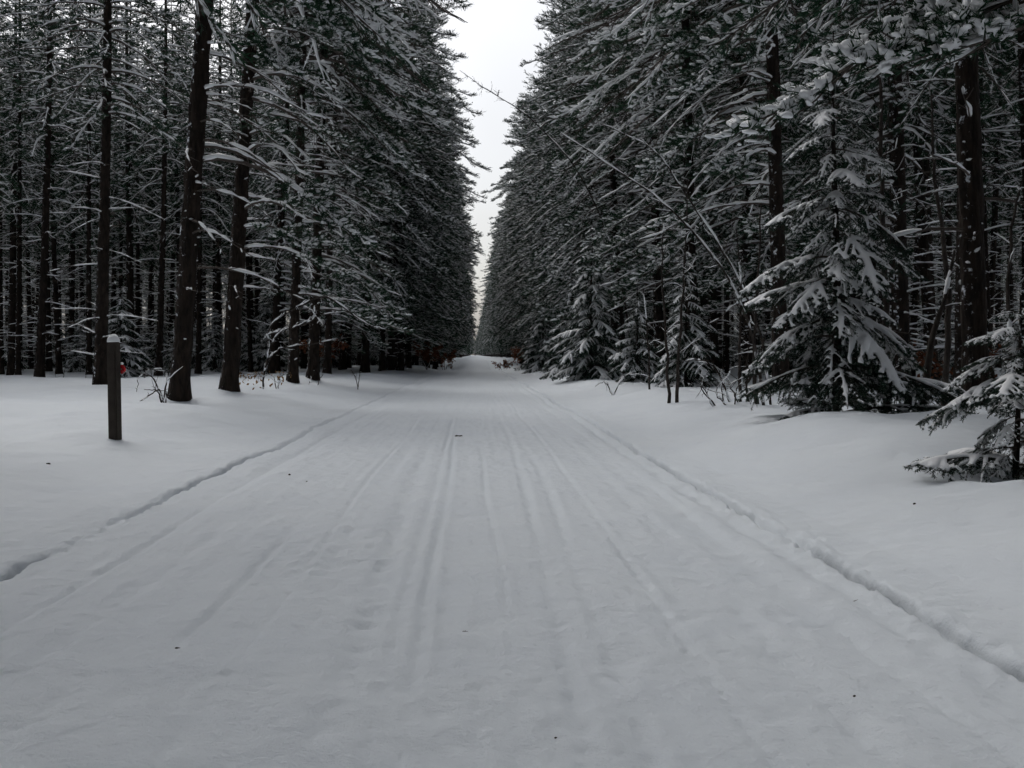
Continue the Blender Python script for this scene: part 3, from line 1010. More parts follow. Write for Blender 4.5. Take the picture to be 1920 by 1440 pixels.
LN = ['thickest near pine trunk leaning to the road, right of the wooden post', 'leaning pine trunk second from the wooden post, snow drifted at its foot',
      'pine with low arching snowy boughs, left stem of the close pair', 'pine behind the crooked snowy bush, right stem of the close pair', 'slim pine just beyond the close pair of trunks']
for i, (x, y, d, le) in enumerate(LEFT_NEAR):
    nl, nd = [(7, 20), (15, 12), (25, 8), (25, 8), (28, 6)][i]
    zr = [(3.6, 7.2), (2.7, 7.6), (2.0, 8.8), (1.9, 8.8), (1.8, 9.5)][i]
    hero_pine(LN[i], x, y, d, le, 500 + i, -1, nl, nd, zr, 'pines left of the road')
RN = ['big dark pine trunk behind the little snowy spruce at the frame edge', 'pine trunk rising straight behind the tall snow-laden spruce', 'stout pine trunk behind the thin bare saplings', 'pine behind the leafless saplings, beyond the stout trunk']
for i, (x, y, d, le) in enumerate(RIGHT_NEAR):
    nl, nd = [(6, 10), (18, 10), (23, 8), (25, 8)][i]
    zr = [(4.6, 6.5), (3.4, 8.0), (2.8, 8.5), (2.4, 9.0)][i]
    hero_pine(RN[i], x, y, d, le, 520 + i, 1, nl, nd, zr, 'pines right of the road')

R = random.Random(7)
GL, GR = 'pines left of the road', 'pines right of the road'
def row(x0, y0, y1, step, left, jx):
    y = y0
    while y < y1:
        yield x0 + R.uniform(-jx, jx), y
        y += step * R.uniform(0.7, 1.3) * (1 + y / 500)
TAKEN = [(a[0], a[1]) for a in LEFT_NEAR + RIGHT_NEAR]
n_road = 0
ORD = 'first second third fourth fifth sixth seventh eighth ninth tenth eleventh twelfth'.split()
for q, (x, y) in enumerate([(-5.1, 46.7), (-4.6, 50.0), (-4.3, 51.5), (-3.95, 53.5)] + list(row(-4.15, 56.5, 300, 3.0, True, 0.75))):
    lab = '%s pine of the dense receding wall left of the road, counted from the near end' % ORD[q] if q < len(ORD) else 'snow-dusted pine far along the dense receding wall left of the road'
    if y < 95:
        put_tree(R.choice(ROADSIDE), x, y, R.uniform(-0.5, 0.5), lab, GL, R.uniform(0.8, 1.16), tilt=R.uniform(-0.01, 0.03))
    else:
        put_far(FAR[0], x, y, R.uniform(-0.5, 0.5), lab, GL, R.uniform(0.8, 1.16), R.uniform(-0.01, 0.03))
    TAKEN.append((x, y)); n_road += 1
for x, y in list(row(-7.6, 40.0, 110, 4.2, True, 0.7)):
    put_tree(R.choice(ROADSIDE), x, y, R.uniform(-0.7, 0.7), 'pine of the second row left of the road, behind the roadside wall', GL, R.uniform(0.9, 1.08))
    TAKEN.append((x, y)); n_road += 1
for q, (x, y) in enumerate(row(6.1, 38.0, 300, 3.1, False, 0.75)):
    lab = '%s pine of the dense receding wall right of the road, counted from the near end' % ORD[q] if q < len(ORD) else 'snow-dusted pine far along the dense receding wall right of the road'
    if y < 95:
        put_tree(R.choice(ROADSIDE), x, y, math.pi + R.uniform(-0.5, 0.5), lab, GR, R.uniform(0.8, 1.16), tilt=R.uniform(-0.02, 0.02))
    else:
        put_far(FAR[0], x, y, math.pi + R.uniform(-0.5, 0.5), lab, GR, R.uniform(0.8, 1.16), R.uniform(-0.02, 0.02))
    TAKEN.append((x, y)); n_road += 1
for x, y in list(row(9.0, 22.0, 100, 4.2, False, 0.7)):
    put_tree(R.choice(ROADSIDE), x, y, math.pi + R.uniform(-0.7, 0.7), 'pine of the second row right of the road, behind the roadside wall', GR, R.uniform(0.9, 1.08))
    TAKEN.append((x, y)); n_road += 1

# slim dark trunks standing in the wood left of the near pines
WOOD_LEFT = [(-19.8, 42.7, 0, 'dark forest trunk at the very edge of the picture, far left'), (-15.5, 35.6, 1, 'stout dark forest trunk, second from the left edge'), (-19.4, 46.7, 2, 'thin dark forest trunk, third from the left edge'),
             (-9.8, 26.2, 0, 'tall dark forest trunk directly behind the wooden post'), (-16.0, 46.7, 2, 'thin forest trunk just right of and behind the wooden post'), (-12.45, 39.4, 1, 'dark forest trunk between the wooden post and the thickest near pine'),
             (-11.8, 42.7, 2, 'forest trunk seen just behind the thickest near pine'), (-12.9, 50.0, 0, 'forest trunk between the two nearest leaning pines')]
for x, y, k, lab in WOOD_LEFT:
    put_tree(INNER[k], x, y, R.uniform(0, 6.28), lab, 'pines inside the wood', R.uniform(0.95, 1.1), sxy=1.08)
    TAKEN.append((x, y))
def free(x, y, d=2.4):
    return all((x - a) ** 2 + (y - b) ** 2 > d * d for a, b in TAKEN)
n_in, far_pts = 0, []
cand = []
for side in (-1, 1):
    for i in range(1500):
        y = R.uniform(11, 98)
        x = side * R.uniform(8.5, 50)
        cand.append((x, y))
cand.sort(key=lambda p: p[1])
for x, y in cand:
    if x < 0:
        if y < 30 and x > -0.50 * y - 2.0: continue
        if y < 52 and x > -0.475 * y - 1 and y < 40: continue
    else:
        if x < 8.8 and y < 30: continue
        if y < 17: continue
    if x * x > (0.57 * y + 6) ** 2: continue
    if not free(x, y, 2.35 if y < 60 else 3.0): continue
    vis = (-0.50 * y < x < 0.57 * y)
    if vis and n_in < 125 and y < 75:
        lab = 'slender dark pine deep inside the wood on the left' if x < 0 else 'slender dark pine deep inside the wood on the right'
        if y < 48:
            put_tree(R.choice(INNER), x, y, R.uniform(0, 6.28), lab, 'pines inside the wood', R.uniform(0.85, 1.12), sxy=R.uniform(0.8, 1.1), tilt=R.uniform(-0.02, 0.02))
        else:
            put_far(FAR[1], x, y, R.uniform(0, 6.28), lab, 'pines inside the wood', R.uniform(0.85, 1.12), R.uniform(-0.02, 0.02))
        n_in += 1
    else:
        far_pts.append((x, y, 1, R.uniform(0, 6.28), R.uniform(0.85, 1.12)))
    TAKEN.append((x, y))

# ------------------------------------------------------------------ the rest of the forest, as one mass
for side, x0 in ((-1, -4.1), (1, 6.1)):
    y = 301.0
    while y < 1050:
        far_pts.append((x0 + R.uniform(-0.4, 0.4), y, 0, (0 if side < 0 else math.pi) + R.uniform(-0.5, 0.5), R.uniform(0.9, 1.1)))
        if R.random() < 0.5: far_pts.append((x0 + side * R.uniform(2.5, 5), y + 1.5, 0, (0 if side < 0 else math.pi) + R.uniform(-0.5, 0.5), R.uniform(0.9, 1.1)))
        y += R.uniform(3, 5.5)
for side in (-1, 1):
    for y in np.arange(112, 300, 5.0):
        for k in range(1):
            far_pts.append((side * R.uniform(8.5, 16) + 0.6, y + R.uniform(-2, 2), 0, (0 if side < 0 else math.pi) + R.uniform(-0.7, 0.7), R.uniform(0.9, 1.1)))
for k in range(26):          # the road bends away: trees close the view
    far_pts.append((R.uniform(-14, 15), R.uniform(1060, 1090), 0, R.uniform(0, 6.28), R.uniform(0.7, 1.0)))
for side in (-1, 1):         # the same wood goes on beside and behind the camera
    for y in np.arange(-34, 9, 3.3):
        far_pts.append((side * 5.4 + 0.4 + R.uniform(-.3, .3), y, 2, (0 if side < 0 else math.pi) + R.uniform(-0.4, 0.4), R.uniform(0.95, 1.1)))
        for q in range(3):
            far_pts.append((side * R.uniform(9 + 3 * q, 12 + 3 * q), y + R.uniform(-1.5, 1.5), 1, R.uniform(0, 6.28), R.uniform(0.9, 1.1)))
for k in range(6):  # unseen pines added across the road behind the camera to close off light
    far_pts.append((R.uniform(-4, 4), R.uniform(-45, -38), 0, R.uniform(0, 6.28), 1.0))

def forest_mass(name, label, pts, objs):
    me = bpy.data.meshes.new(name)
    P = np.array([(p[0], p[1], gz(p[0], p[1]) - 0.05) for p in pts])
    me.from_pydata(P.tolist(), [], [])
    for nm, col, ty in (('variant', 2, 'INT'), ('turn', 3, 'FLOAT'), ('size', 4, 'FLOAT')):
        at = me.attributes.new(nm, ty, 'POINT')
        at.data.foreach_set('value', np.array([p[col] for p in pts], dtype=np.int32 if ty == 'INT' else np.float32))
    o = link(name, me)
    o['kind'] = 'stuff'; o['label'] = label; o['category'] = 'forest'
    ng = bpy.data.node_groups.new(name, 'GeometryNodeTree')
    ng.interface.new_socket('Geometry', in_out='INPUT', socket_type='NodeSocketGeometry')
    ng.interface.new_socket('Geometry', in_out='OUTPUT', socket_type='NodeSocketGeometry')
    N, Lk = ng.nodes, ng.links
    gi, go = N.new('NodeGroupInput'), N.new('NodeGroupOutput')
    join = N.new('GeometryNodeJoinGeometry')
    def attr(nm, ty):
        a = N.new('GeometryNodeInputNamedAttribute')
        a.data_type = ty
        a.inputs['Name'].default_value = nm
        return a.outputs['Attribute']
    for k, ob in enumerate(objs):
        oi = N.new('GeometryNodeObjectInfo')
        oi.inputs['Object'].default_value = ob
        oi.inputs['As Instance'].default_value = True
        cmp = N.new('FunctionNodeCompare')
        cmp.data_type = 'INT'
        cmp.operation = 'EQUAL'
        Lk.new(attr('variant', 'INT'), cmp.inputs[2])
        cmp.inputs[3].default_value = k
        ip = N.new('GeometryNodeInstanceOnPoints')
        cx = N.new('ShaderNodeCombineXYZ')
        Lk.new(attr('turn', 'FLOAT'), cx.inputs['Z'])
        Lk.new(gi.outputs[0], ip.inputs['Points'])
        Lk.new(cmp.outputs[0], ip.inputs['Selection'])
        Lk.new(oi.outputs['Geometry'], ip.inputs['Instance'])
        Lk.new(cx.outputs[0], ip.inputs['Rotation'])
        Lk.new(attr('size', 'FLOAT'), ip.inputs['Scale'])
        Lk.new(ip.outputs[0], join.inputs[0])
    Lk.new(join.outputs[0], go.inputs[0])
    md = o.modifiers.new('forest', 'NODES')
    md.node_group = ng
    return o
#print('trees', n_road, n_in, 'mass', len(far_pts))

# ------------------------------------------------------------------ spruces
hero_spruce('spruce_tree', 'tall snow-laden spruce with drooping white boughs right of the road', 4.02, 11.1, 4.35, 1.02, 31, 0.72)
hero_spruce('spruce_tree', 'little spruce with thick snow pads at the right frame edge', 3.84, 7.05, 1.34, 0.42, 35, 0.9, low=0.12, top_len=0.30)
SMALL = [small_spruce_meshes(51, 4.4, 1.25, 0.55), small_spruce_meshes(52, 2.6, 0.9, 0.5), small_spruce_meshes(53, 3.4, 0.95, 0.45)]
SPRUCE_FAR = bpy.data.objects.new('far_spruce', joined_mesh('far_spruce', SPRUCE_PARTS, [M_BARK, M_WOOD, M_SPRN, M_SNOW]))
def put_spruce(k, x, y, label, sc=1.0, group='young spruces under the pines'):
    put_tree(SMALL[k], x, y, R.uniform(0, 6.28), label, group, sc, name='young_spruce', cat='spruce tree')
put_spruce(0, 3.55, 30.0, 'dense young spruce with clotted snow at the right road edge, nearest one', 1.08)
put_spruce(1, 4.35, 26.5, 'short snowy young spruce between the dense spruce and the bare saplings', 1.0)
put_spruce(2, 3.6, 36.5, 'young spruce behind the dense one at the right road edge', 1.15)
put_spruce(0, 4.1, 43.0, 'third dark young spruce along the right road edge', 1.1)
put_spruce(2, 3.5, 50.0, 'fourth young spruce along the right road edge', 1.2)
put_spruce(1, 3.7, 57.0, 'fifth and farthest young spruce along the right road edge', 1.5)
put_spruce(2, 5.0, 23.5, 'thin dark young spruce behind the close pair of saplings', 1.0)
put_spruce(1, -12.9, 36.5, 'snowy young spruce standing left of the wooden post, deep in the wood', 1.3)
for side, m in ((-1, 32), (1, 34)):
    k = 0
    while k < m:
        y = R.uniform(46 if side < 0 else 24, 74)
        x = side * R.uniform(9.5, 0.5 * y)
        if not free(x, y, 1.3): continue
        put_spruce(R.randrange(3), x, y, 'low snowy spruce in the undergrowth of the left wood' if side < 0 else 'low snowy spruce in the undergrowth of the right wood', R.uniform(0.7, 1.25))
        TAKEN.append((x, y)); k += 1

k = 0
while k < 430:
    y = R.uniform(56, 118)
    x = R.choice((-1, 1)) * R.uniform(8.0, 0.56 * y + 4)
    if k % 3 == 0:
        y = R.uniform(62, 200)
        x = R.choice((-7.5, 9.0)) + R.uniform(-1.6, 1.6)
    if not free(x, y, 0.9): continue
    far_pts.append((x, y, 3, R.uniform(0, 6.28), R.uniform(0.8, 1.5))); k += 1
for k in range(90):          # leafy edge of the next stand closes the view between the trunks
    y = R.uniform(99, 122)
    far_pts.append((R.choice((-1, 1)) * R.uniform(11, 72), y, 0, R.uniform(0, 6.28), R.uniform(0.8, 1.0)))
FAR.append(SPRUCE_FAR)
forest_mass('forest', 'mass of dark snow-dusted pines filling the far wood', far_pts, FAR)

# ------------------------------------------------------------------ leafless saplings and shrubs
def woody(o_name, label, cat, stems, twigs, seed, snow=1.0, tw_len=0.5, leaves=None, group=None, r=0.016, base=None, fork=0.5):
    """stems: lists of world points; twigs per metre; leaves: (number, size, material)"""
    rng = np.random.default_rng(seed)
    b = np.array(base if base is not None else [stems[0][0][0], stems[0][0][1], stems[0][0][2]])
    o = thing(o_name, label, cat, tuple(b), 0, group)
    snw, lf = MB(), MB()
    tips = []
    tw = MB()
    for st in stems:
        P = np.array(st, float)
        n = max(8, len(P) * 4)
        s = np.linspace(0, len(P) - 1, n)
        # smooth the hand-set points
        Q = np.stack([np.interp(s, np.arange(len(P)), P[:, c]) for c in range(3)], -1)
        for _ in range(3):
            Q[1:-1] = (Q[:-2] + 2 * Q[1:-1] + Q[2:]) / 4
        Q[1:-1] += rng.normal(size=(n - 2, 3)) * 0.008
        L = np.linalg.norm(np.diff(Q, axis=0), axis=1).sum()
        rr = np.linspace(r, r * 0.25, n)
        mb = MB()
        tube(mb, Q - b, rr, 6, jit=0.08, rng=rng)
        link('stem', mb.mesh('stem', M_TWIG), o)
        slope = abs(Q[-1, 2] - Q[0, 2]) / max(L, 0.01)
        snow_run(snw, Q - b, rr, rng, h=0.018 * snow, keep=(0.85 if slope < 0.88 else 0.22) * min(snow, 1), extra=0.006)
        for q in range(int(twigs * L)):
            f = rng.uniform(0.3, 1.0)
            i = min(int(f * (n - 1)), n - 2)
            d = norm(Q[i + 1] - Q[i])
            h = norm(d * 0.6 + norm(rng.normal(size=3)) + np.array([0, 0, 0.25]))
            l = tw_len * rng.uniform(0.35, 1.1) * (1.15 - f)
            p1 = Q[i] + h * l * 0.5 + rng.normal(size=3) * 0.02
            p2 = p1 + norm(h + rng.normal(size=3) * 0.35) * l * 0.5
            t = np.stack([Q[i], p1, p2]) - b
            tube(tw, t, np.array([0.0055, 0.004, 0.002]) * (r / 0.016) ** 0.5, 4, cap=False)
            if abs(h[2]) < 0.75 and rng.random() < 0.75 * snow:
                snow_run(snw, t, np.array([0.005, 0.004, 0.002]), rng, h=0.012, keep=0.9, k=4, extra=0.005)
            tips += [p1 - b, p2 - b]
            if rng.random() < fork:
                h2 = norm(h + rng.normal(size=3) * 0.8)
                p3 = p1 + h2 * l * 0.45
                tube(tw, np.stack([p1, (p1 + p3) / 2 + rng.normal(size=3) * 0.01, p3]) - b, np.array([0.004, 0.003, 0.0015]) * (r / 0.016) ** 0.5, 3, cap=False)
                tips.append(p3 - b)
    if tw.n: link('twigs', tw.mesh('twigs', M_TWIG), o)
    if snw.n: link('snow', snw.mesh('sapling_snow', M_SNOW), o)
    if leaves and tips:
        num, size, lm = leaves
        T = np.array(tips)[rng.integers(0, len(tips), num)] + rng.normal(size=(num, 3)) * 0.06
        a = rng.uniform(0, 6.283, num)
        d = np.stack([np.cos(a) * 0.7, np.sin(a) * 0.7, -rng.uniform(0.2, 1.1, num)], -1)
        d = norm(d)
        w = norm(np.cross(d, rng.normal(size=(num, 3))))
        u = np.cross(w, d)
        l = size * rng.uniform(0.7, 1.2, (num, 1))
        v = np.stack([T, T + d * l * 0.45 + w * l * 0.28, T + d * l + u * l * 0.15, T + d * l * 0.45 - w * l * 0.28], 1).reshape(-1, 3)
        lf.add(v, np.arange(len(v)).reshape(-1, 4))
        lo = link('leaves', lf.mesh('withered_leaves', lm, False), o)
        lo['kind'] = 'stuff'
    return o

def on_ground(px, D):
    x = (px - VPX) / FPX * D
    return [x, D, gz(x, D) - 0.05]
SG = 'bare saplings right of the road'
woody('bare_sapling', 'long bare sapling bent far over the road, snow along its back', 'sapling',
      [[on_ground(1432, 14.2), unproj(1425, 690, 14.2), unproj(1397, 573, 14.1), unproj(1322, 458, 14.0), unproj(1247, 380, 13.9), unproj(1140, 306, 13.8), unproj(1050, 248, 13.7)]], 5, 1, 1.2, 0.5, group=SG, r=0.024)
woody('bare_sapling', 'arching bare sapling with snow, just above the bent one', 'sapling',
      [[on_ground(1445, 15.0), unproj(1435, 640, 15.0), unproj(1375, 498, 15.0), unproj(1296, 380, 15.0), unproj(1265, 333, 14.9), unproj(1227, 275, 14.8), unproj(1127, 233, 14.7)]], 5, 2, 1.2, 0.5, group=SG, r=0.022)
woody('bare_sapling', 'thin upright sapling, left of a close pair by the right bank', 'sapling',
      [[on_ground(1254, 16.3), unproj(1250, 650, 16.3), unproj(1240, 520, 16.4), unproj(1246, 420, 16.4)]], 7, 3, 1.0, 0.7, group=SG, r=0.028)
woody('bare_sapling', 'thin upright sapling, right of a close pair by the right bank', 'sapling',
      [[on_ground(1269, 16.2), unproj(1273, 640, 16.2), unproj(1283, 520, 16.2), unproj(1290, 330, 16.2)]], 7, 4, 1.0, 0.8, group=SG, r=0.030)
woody('bare_sapling', 'thin lone sapling left of the close pair of saplings', 'sapling', [[on_ground(1218, 19.0), unproj(1216, 640, 19), unproj(1206, 540, 19)]], 8, 5, 1.0, 0.6, group=SG, r=0.02)
woody('bare_sapling', 'thin dark sapling next to the spruce, first of the stand', 'sapling', [[on_ground(1388, 14.6), unproj(1386, 650, 14.6), unproj(1392, 540, 14.6), unproj(1380, 430, 14.7)]], 6, 6, 1.0, 0.6, group=SG, r=0.026)
woody('bare_sapling', 'forked thin sapling in the stand beside the tall spruce', 'sapling', [[on_ground(1405, 14.7), unproj(1398, 720, 14.7), unproj(1408, 600, 14.8)], [unproj(1398, 720, 14.7), unproj(1420, 690, 14.6), unproj(1440, 610, 14.5)]], 6, 7, 1.0, 0.5, group=SG, r=0.022)
woody('bare_sapling', 'thickest thin sapling beside the tall spruce, snow on its side', 'sapling', [[on_ground(1421, 14.4), unproj(1412, 690, 14.4), unproj(1418, 560, 14.5), unproj(1428, 380, 14.6)]], 5, 8, 1.0, 0.6, group=SG, r=0.034)
woody('bare_sapling', 'low snowy branch reaching out left under the leafless stems', 'sapling', [[on_ground(1372, 15.6), unproj(1345, 690, 15.6), unproj(1310, 672, 15.7), unproj(1285, 678, 15.7)]], 5, 9, 1.2, 0.4, group=SG, r=0.018)
woody('bare_sapling', 'leaning snowy trunk between the tall spruce and the big pine', 'sapling', [[on_ground(1728, 11.6), unproj(1745, 640, 11.6), unproj(1772, 560, 11.6), unproj(1790, 470, 11.7)]], 3, 10, 1.3, 0.5, group=SG, r=0.05)
woody('bare_sapling', 'crooked dark stem curving up behind the tall spruce', 'sapling', [[on_ground(1770, 12.8), unproj(1782, 560, 12.8), unproj(1772, 460, 12.9), unproj(1750, 330, 13.0), unproj(1746, 180, 13.0)]], 4, 11, 1.0, 0.8, group=SG, r=0.045)
woody('bare_sapling', 'straight dark stem standing in the tall spruce boughs', 'sapling', [[on_ground(1665, 11.7), unproj(1663, 640, 11.7), unproj(1655, 400, 11.8), unproj(1650, 200, 11.9), unproj(1648, -80, 12.0)]], 6, 12, 1.0, 0.9, group=SG, r=0.046)
woody('bare_sapling', 'dark leaning stem at the right frame edge', 'sapling', [[on_ground(1935, 8.6), unproj(1918, 740, 8.6), unproj(1886, 640, 8.7), unproj(1893, 440, 8.8), unproj(1915, 340, 8.9)]], 4, 13, 1.2, 0.5, group=SG, r=0.03)
woody('bare_sapling', 'tall bare sapling whose thin tip leans across the sky gap', 'sapling',
      [[on_ground(1190, 33.2), [4.9, 33.2, 4.0], [3.5, 33.0, 7.2], unproj(985, 210, 33), unproj(930, 180, 33), unproj(862, 132, 33)]], 2.6, 40, 0.9, 1.3, group=SG, r=0.032)
woody('bare_shrub', 'tangle of bare twigs on the snow below the leafless stems', 'shrub', [[on_ground(1340 + 9 * q, 14.0 + 0.3 * (q % 3)), unproj(1325 + 14 * q - 30 * (q % 2), 735 - 10 * (q % 3), 14.0), unproj(1300 + 26 * q, 705 - 6 * (q % 4), 13.9)] for q in range(6)], 9, 14, 0.6, 0.35, r=0.011)
woody('bare_shrub', 'low snowy twigs at the foot of the dense spruces', 'shrub', [[on_ground(1150, 21), unproj(1170, 700, 21), unproj(1225, 705, 21)], [on_ground(1150, 21), unproj(1135, 712, 21), unproj(1120, 722, 21)]], 9, 15, 1.2, 0.4, r=0.014)
# left side
woody('bare_shrub', 'bare drooping twigs at the foot of the thickest near pine', 'shrub',
      [[on_ground(302, 14.6), unproj(312, 720, 14.7), unproj(318, 690, 14.7), unproj(335, 640, 14.8)], [on_ground(310, 14.6), unproj(314, 700, 14.6), unproj(300, 690, 14.6), unproj(265, 695, 14.5)],
       [on_ground(308, 14.6), unproj(300, 725, 14.5), unproj(283, 740, 14.4), unproj(262, 752, 14.2)], [on_ground(306, 14.7), unproj(290, 705, 14.6), unproj(262, 700, 14.5), unproj(256, 735, 14.4)], [on_ground(304, 14.7), unproj(296, 730, 14.5), unproj(270, 730, 14.4)]], 6, 16, 0.35, 0.4, r=0.013)
woody('bare_shrub', 'crooked bush with arching snow-covered limbs before the close pair', 'shrub',
      [[on_ground(492, 23), unproj(497, 690, 23), unproj(510, 660, 23), unproj(545, 648, 23), unproj(590, 645, 23), unproj(640, 634, 23)],
       [unproj(497, 690, 23), unproj(505, 650, 23), unproj(525, 620, 23), unproj(560, 612, 23), unproj(600, 590, 23), unproj(648, 585, 23)],
       [unproj(505, 655, 23), unproj(500, 625, 23), unproj(515, 600, 23), unproj(560, 575, 23), unproj(575, 562, 23)],
       [unproj(525, 620, 23), unproj(500, 628, 23), unproj(492, 640, 23)], [unproj(560, 612, 23), unproj(590, 600, 23), unproj(588, 575, 23), unproj(600, 568, 23)],
       [unproj(560, 575, 23), unproj(610, 550, 23), unproj(660, 590, 23), unproj(700, 615, 23), unproj(730, 618, 23)]], 5, 17, 1.5, 0.45, r=0.026)
woody('leafy_shrub', 'low shrub with withered leaves hanging over the snow, left bank', 'shrub',
      [[on_ground(520, 22), unproj(512, 700, 22), unproj(470, 702, 22), unproj(440, 700, 22)], [on_ground(520, 22), unproj(525, 705, 22), unproj(540, 700, 22)]], 14, 18, 0.8, 0.35, leaves=(70, 0.085, M_LEAFY), r=0.012)
woody('bare_shrub', 'thin dark twigs poking from the snow right of the close pair', 'shrub', [[on_ground(577, 25), unproj(582, 712, 25), unproj(592, 690, 25)], [on_ground(594, 25), unproj(598, 714, 25), unproj(606, 698, 25)], [on_ground(672, 27), unproj(668, 708, 27), unproj(660, 695, 27)], [on_ground(670, 27), unproj(674, 704, 27), unproj(676, 696, 27)]], 12, 19, 0.4, 0.3, r=0.014)
woody('bare_shrub', 'few thin weeds sticking out of the snow left of the post', 'shrub', [[on_ground(118, 34), unproj(120, 700, 34), unproj(127, 675, 34)], [on_ground(106, 34), unproj(104, 700, 34)], [on_ground(160, 36), unproj(165, 690, 36)]], 8, 20, 0.8, 0.5, r=0.014)
BG = 'beech saplings with rusty leaves'
for i, (px, D, H, num, lab) in enumerate([(800, 60, 1.9, 300, 'rusty-leaved beech sapling at the left road edge, nearer one'), (833, 80, 2.0, 280, 'rusty-leaved beech sapling at the left road edge, farther one'), (600, 40, 1.8, 130, 'rusty-leaved beech sapling between the left trunks'),
                                          (945, 78, 1.0, 130, 'small rusty-leaved beech sapling at the right road edge, smallest one'), (985, 58, 1.5, 160, 'rusty-leaved beech sapling before the right roadside pines'), (1795, 24, 1.2, 90, 'rusty-leaved beech sapling in the wood behind the leaning snowy trunk')]):
    b = on_ground(px, D)
    st = [[b, [b[0] + 0.5 * math.sin(k * 2.1 + i), b[1] + 0.3 * math.cos(k * 2.1), b[2] + H * 0.6], [b[0] + 1.0 * math.sin(k * 2.1 + i), b[1] + 0.6 * math.cos(k * 2.1), b[2] + H * (0.75 + 0.08 * k)]] for k in range(4)]
    woody('beech_sapling', lab, 'sapling', st, 9, 30 + i, 0.5, 0.6, leaves=(int(num * 2.6), 0.15, M_LEAF), group=BG, r=0.02)

# ------------------------------------------------------------------ pine just outside the frame whose heavy boughs hang in from the right
def overhang():
    rng = np.random.default_rng(77)
    x, y = 5.75, 8.3
    o = thing('pine_tree', 'pine beyond the right frame edge whose snow-heavy boughs hang into view', 'pine tree', (x, y, gz(x, y) - 0.05), math.pi, GR)
    tm = MB()
    rough_trunk(tm, trunk_path(20.5, 0.03, np.random.default_rng(78)), 20.5, 0.34, 22, rng, 78, 0.018)
    link('trunk', tm.mesh('overhanging_pine_trunk', M_BARK), o)
    for nm, me in upper_meshes().items():
        link(nm, me, o)['kind'] = 'stuff'
    for i, (z, az, L, ri, dr) in enumerate([(4.05, 0.02, 3.6, -0.22, 0.18), (4.55, -0.12, 2.3, 0.1, 0.35), (3.5, 0.2, 2.4, 0.05, 0.25), (3.95, -0.3, 2.6, -0.05, 0.3)]):
        W, N, S = pine_branch(rng, L, ri, dr, True, 0.30, 1.9, 1.5, r0=0.030, cover=0.7)
        # thick pillows where needle clusters hold the snow
        v = np.concatenate(N.v).reshape(-1, 3)
        m = int(60 * L)
        sel = v[rng.integers(0, len(v), m)]
        dd = rng.normal(size=(m, 3)) * np.array([1, 1, 0.35]) + np.array([0.8, 0, 0])
        pil = MB()
        blobs(pil, sel + np.array([0, 0, 0.012]), dd, rng.uniform(0.04, 0.10, m), rng.uniform(0.022, 0.05, m), rng.uniform(0.018, 0.036, m), rng, ICO1, 0.3)
        pil.merge(S)
        b = link('bough', W.mesh('heavy_bough', M_WOOD), o)
        b.location = (0, 0, z)
        b.rotation_euler = (0, 0, az)
        link('needles', N.mesh('heavy_bough_needles', M_NEED, False), b)
        link('snow', remeshed(pil, 'heavy_bough_snow', M_SNOW, 0.018, 1), b)
overhang()

# ------------------------------------------------------------------ the marker post
def post():
    import bmesh
    D = 9.85
    x = (217 - VPX) / FPX * D
    z0 = gz(x, D)
    top = CAMZ + (VPY - 641) / FPX * D
    h = top - z0 + 0.25
    o = thing('marker_post', 'square wooden post with a round cap of snow left of the road', 'post', (x, D, z0 - 0.25), math.radians(-14))
    o.rotation_euler = (math.radians(0.3), math.radians(-1.0), math.radians(-14))
    bm = bmesh.new()
    bmesh.ops.create_cube(bm, size=1.0)
    w = 0.098
    for v in bm.verts:
        v.co = (v.co.x * w, v.co.y * w, (v.co.z + 0.5) * h)
    bmesh.ops.bevel(bm, geom=[e for e in bm.edges], offset=0.010, segments=2, affect='EDGES')
    me = bpy.data.meshes.new('post_shaft'); bm.to_mesh(me); bm.free()
    me.materials.append(M_POST)
    link('shaft', me, o)
    v, f = ico(4)
    rng = np.random.default_rng(3)
    v = v.copy()
    v[:, 2] = np.where(v[:, 2] < -0.12, -0.12, v[:, 2])
    v *= np.array([0.060, 0.060, 0.070])
    v *= 1 + 0.05 * np.sin(v[:, :1] * 60 + 1) * np.cos(v[:, 1:2] * 50)
    mb = MB(); mb.add(v + np.array([0, 0, h + 0.006]), f)
    link('snow_cap', mb.mesh('post_snow_cap', M_SNOW), o)
    # red reflector on a small bracket behind the far side
    mb = MB()
    zr = h - 0.27
    a = np.linspace(0, 2 * math.pi, 20, endpoint=False)
    ring = np.stack([np.cos(a) * 0.046, 0 * a, np.sin(a) * 0.046], -1)
    rings = [ring * 0.001 + [0, -0.006, 0], ring * 0.8 + [0, -0.006, 0], ring + [0, -0.002, 0], ring + [0, 0.006, 0], ring * 0.001 + [0, 0.006, 0]]
    V = np.concatenate(rings)
    F = [[r * 20 + q, r * 20 + (q + 1) % 20, (r + 1) * 20 + (q + 1) % 20, (r + 1) * 20 + q] for r in range(4) for q in range(20)]
    mb.add(V, F)
    rf = link('reflector', mb.mesh('reflector', M_RED), o)
    rf.location = (0.040, w / 2 + 0.012, zr)
    rf.rotation_euler = (0, 0, math.radians(8))
    rf['label'] = 'round red reflector'
    v, f = ICO1
    mb = MB(); mb.add(v * np.array([0.022, 0.014, 0.012]) + np.array([0.005, 0, 0.054]), f)
    link('snow', mb.mesh('reflector_snow', M_SNOW), rf)
    mb = MB()
    tube(mb, [[0.05, w / 2 - 0.01, zr], [0.05, w / 2 + 0.02, zr]], 0.006, 8)
    link('screw', mb.mesh('reflector_screw', M_STEEL), o)
post()

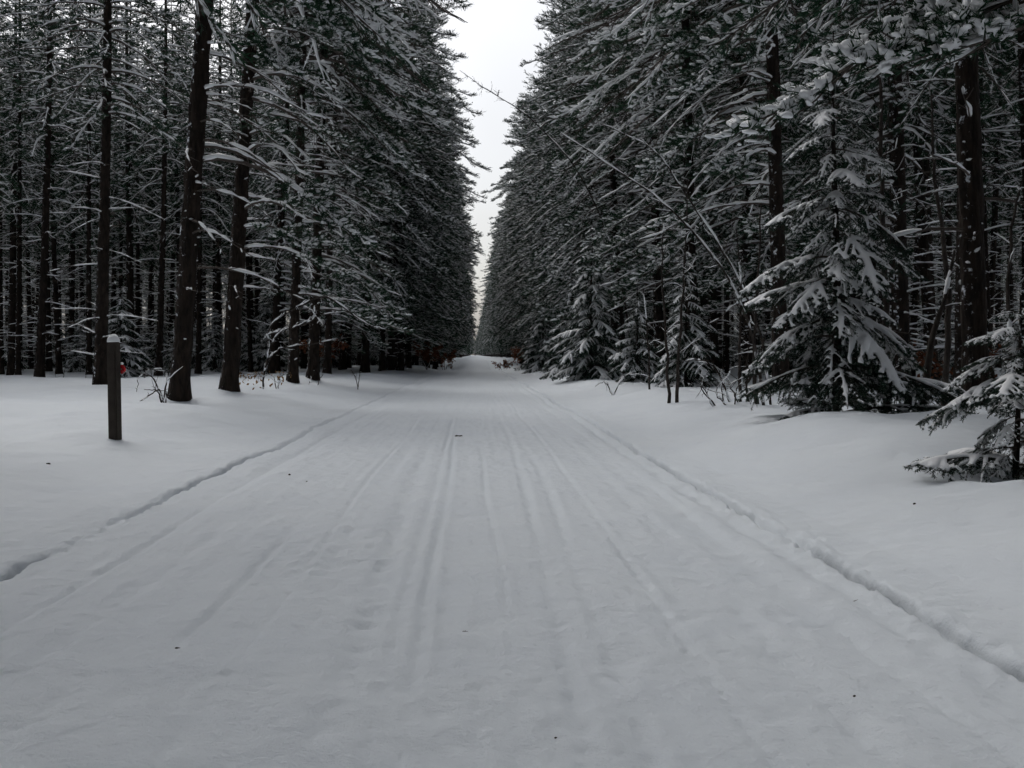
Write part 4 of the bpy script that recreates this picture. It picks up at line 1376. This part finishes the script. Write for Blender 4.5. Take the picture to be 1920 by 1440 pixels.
# ------------------------------------------------------------------ bits fallen on the snow
def litter(label, px, py, ln, r, ang, seed, kind='fallen_twig'):
    D = FPX * CAMZ / (py - VPY)
    for _ in range(6):
        x = (px - VPX) / FPX * D
        D = FPX * (CAMZ - gz(x, D)) / (py - VPY)
    rng = np.random.default_rng(seed)
    z = gz(x, D)
    n = 6
    t = np.linspace(-0.5, 0.5, n)
    P = np.stack([t * ln * math.cos(ang), t * ln * math.sin(ang), 0.3 * r + rng.normal(size=n) * r * 0.3], -1)
    mb = MB()
    tube(mb, P, r * np.array([0.4, 1.0, 0.9, 1.0, 0.8, 0.3]), 6, jit=0.2, rng=rng)
    if ln > 0.12:
        tube(mb, np.stack([P[3], P[3] + np.array([0.03, 0.035, 0.012])]), [r * 0.6, r * 0.3], 4)
    o = thing(kind, label, 'twig' if 'twig' in kind else 'bark flake', (x, D, z), 0, 'litter on the snow', mb.mesh(kind, M_TWIG))
litter('short dark stick lying in the middle of the road', 860, 818, 0.10, 0.011, 0.35, 1)
litter('thin bare twig on the snow beside the right groove', 1605, 1126, 0.075, 0.0018, 0.75, 2)
litter('dark crumb of bark on the left verge', 88, 870, 0.03, 0.010, 0.2, 3, 'bark_flake')
litter('larger of two dark crumbs left of the road centre', 543, 891, 0.022, 0.008, 1.0, 4, 'bark_flake')
litter('smaller of two dark crumbs left of the road centre', 575, 903, 0.014, 0.005, 0.4, 5, 'bark_flake')
litter('dark crumb of bark on the right verge', 1711, 945, 0.018, 0.006, 0.3, 6, 'bark_flake')
litter('brown flake on the road at lower left', 334, 1216, 0.022, 0.004, 0.0, 7, 'bark_flake')
litter('brown flake on the road below the centre', 872, 1184, 0.022, 0.003, 0.1, 8, 'bark_flake')
litter('tiny dark speck at the bottom right of the road', 1602, 1306, 0.010, 0.003, 0.5, 9, 'bark_flake')
litter('tiny dark speck at the bottom middle of the road', 1042, 1384, 0.008, 0.003, 0.5, 10, 'bark_flake')

for o in bpy.data.objects:
    if o.parent is not None and o.name.split('.')[0] in ('snow', 'needles', 'twigs', 'leaves', 'bark_snow', 'crown', 'branches'):
        o['kind'] = 'stuff'
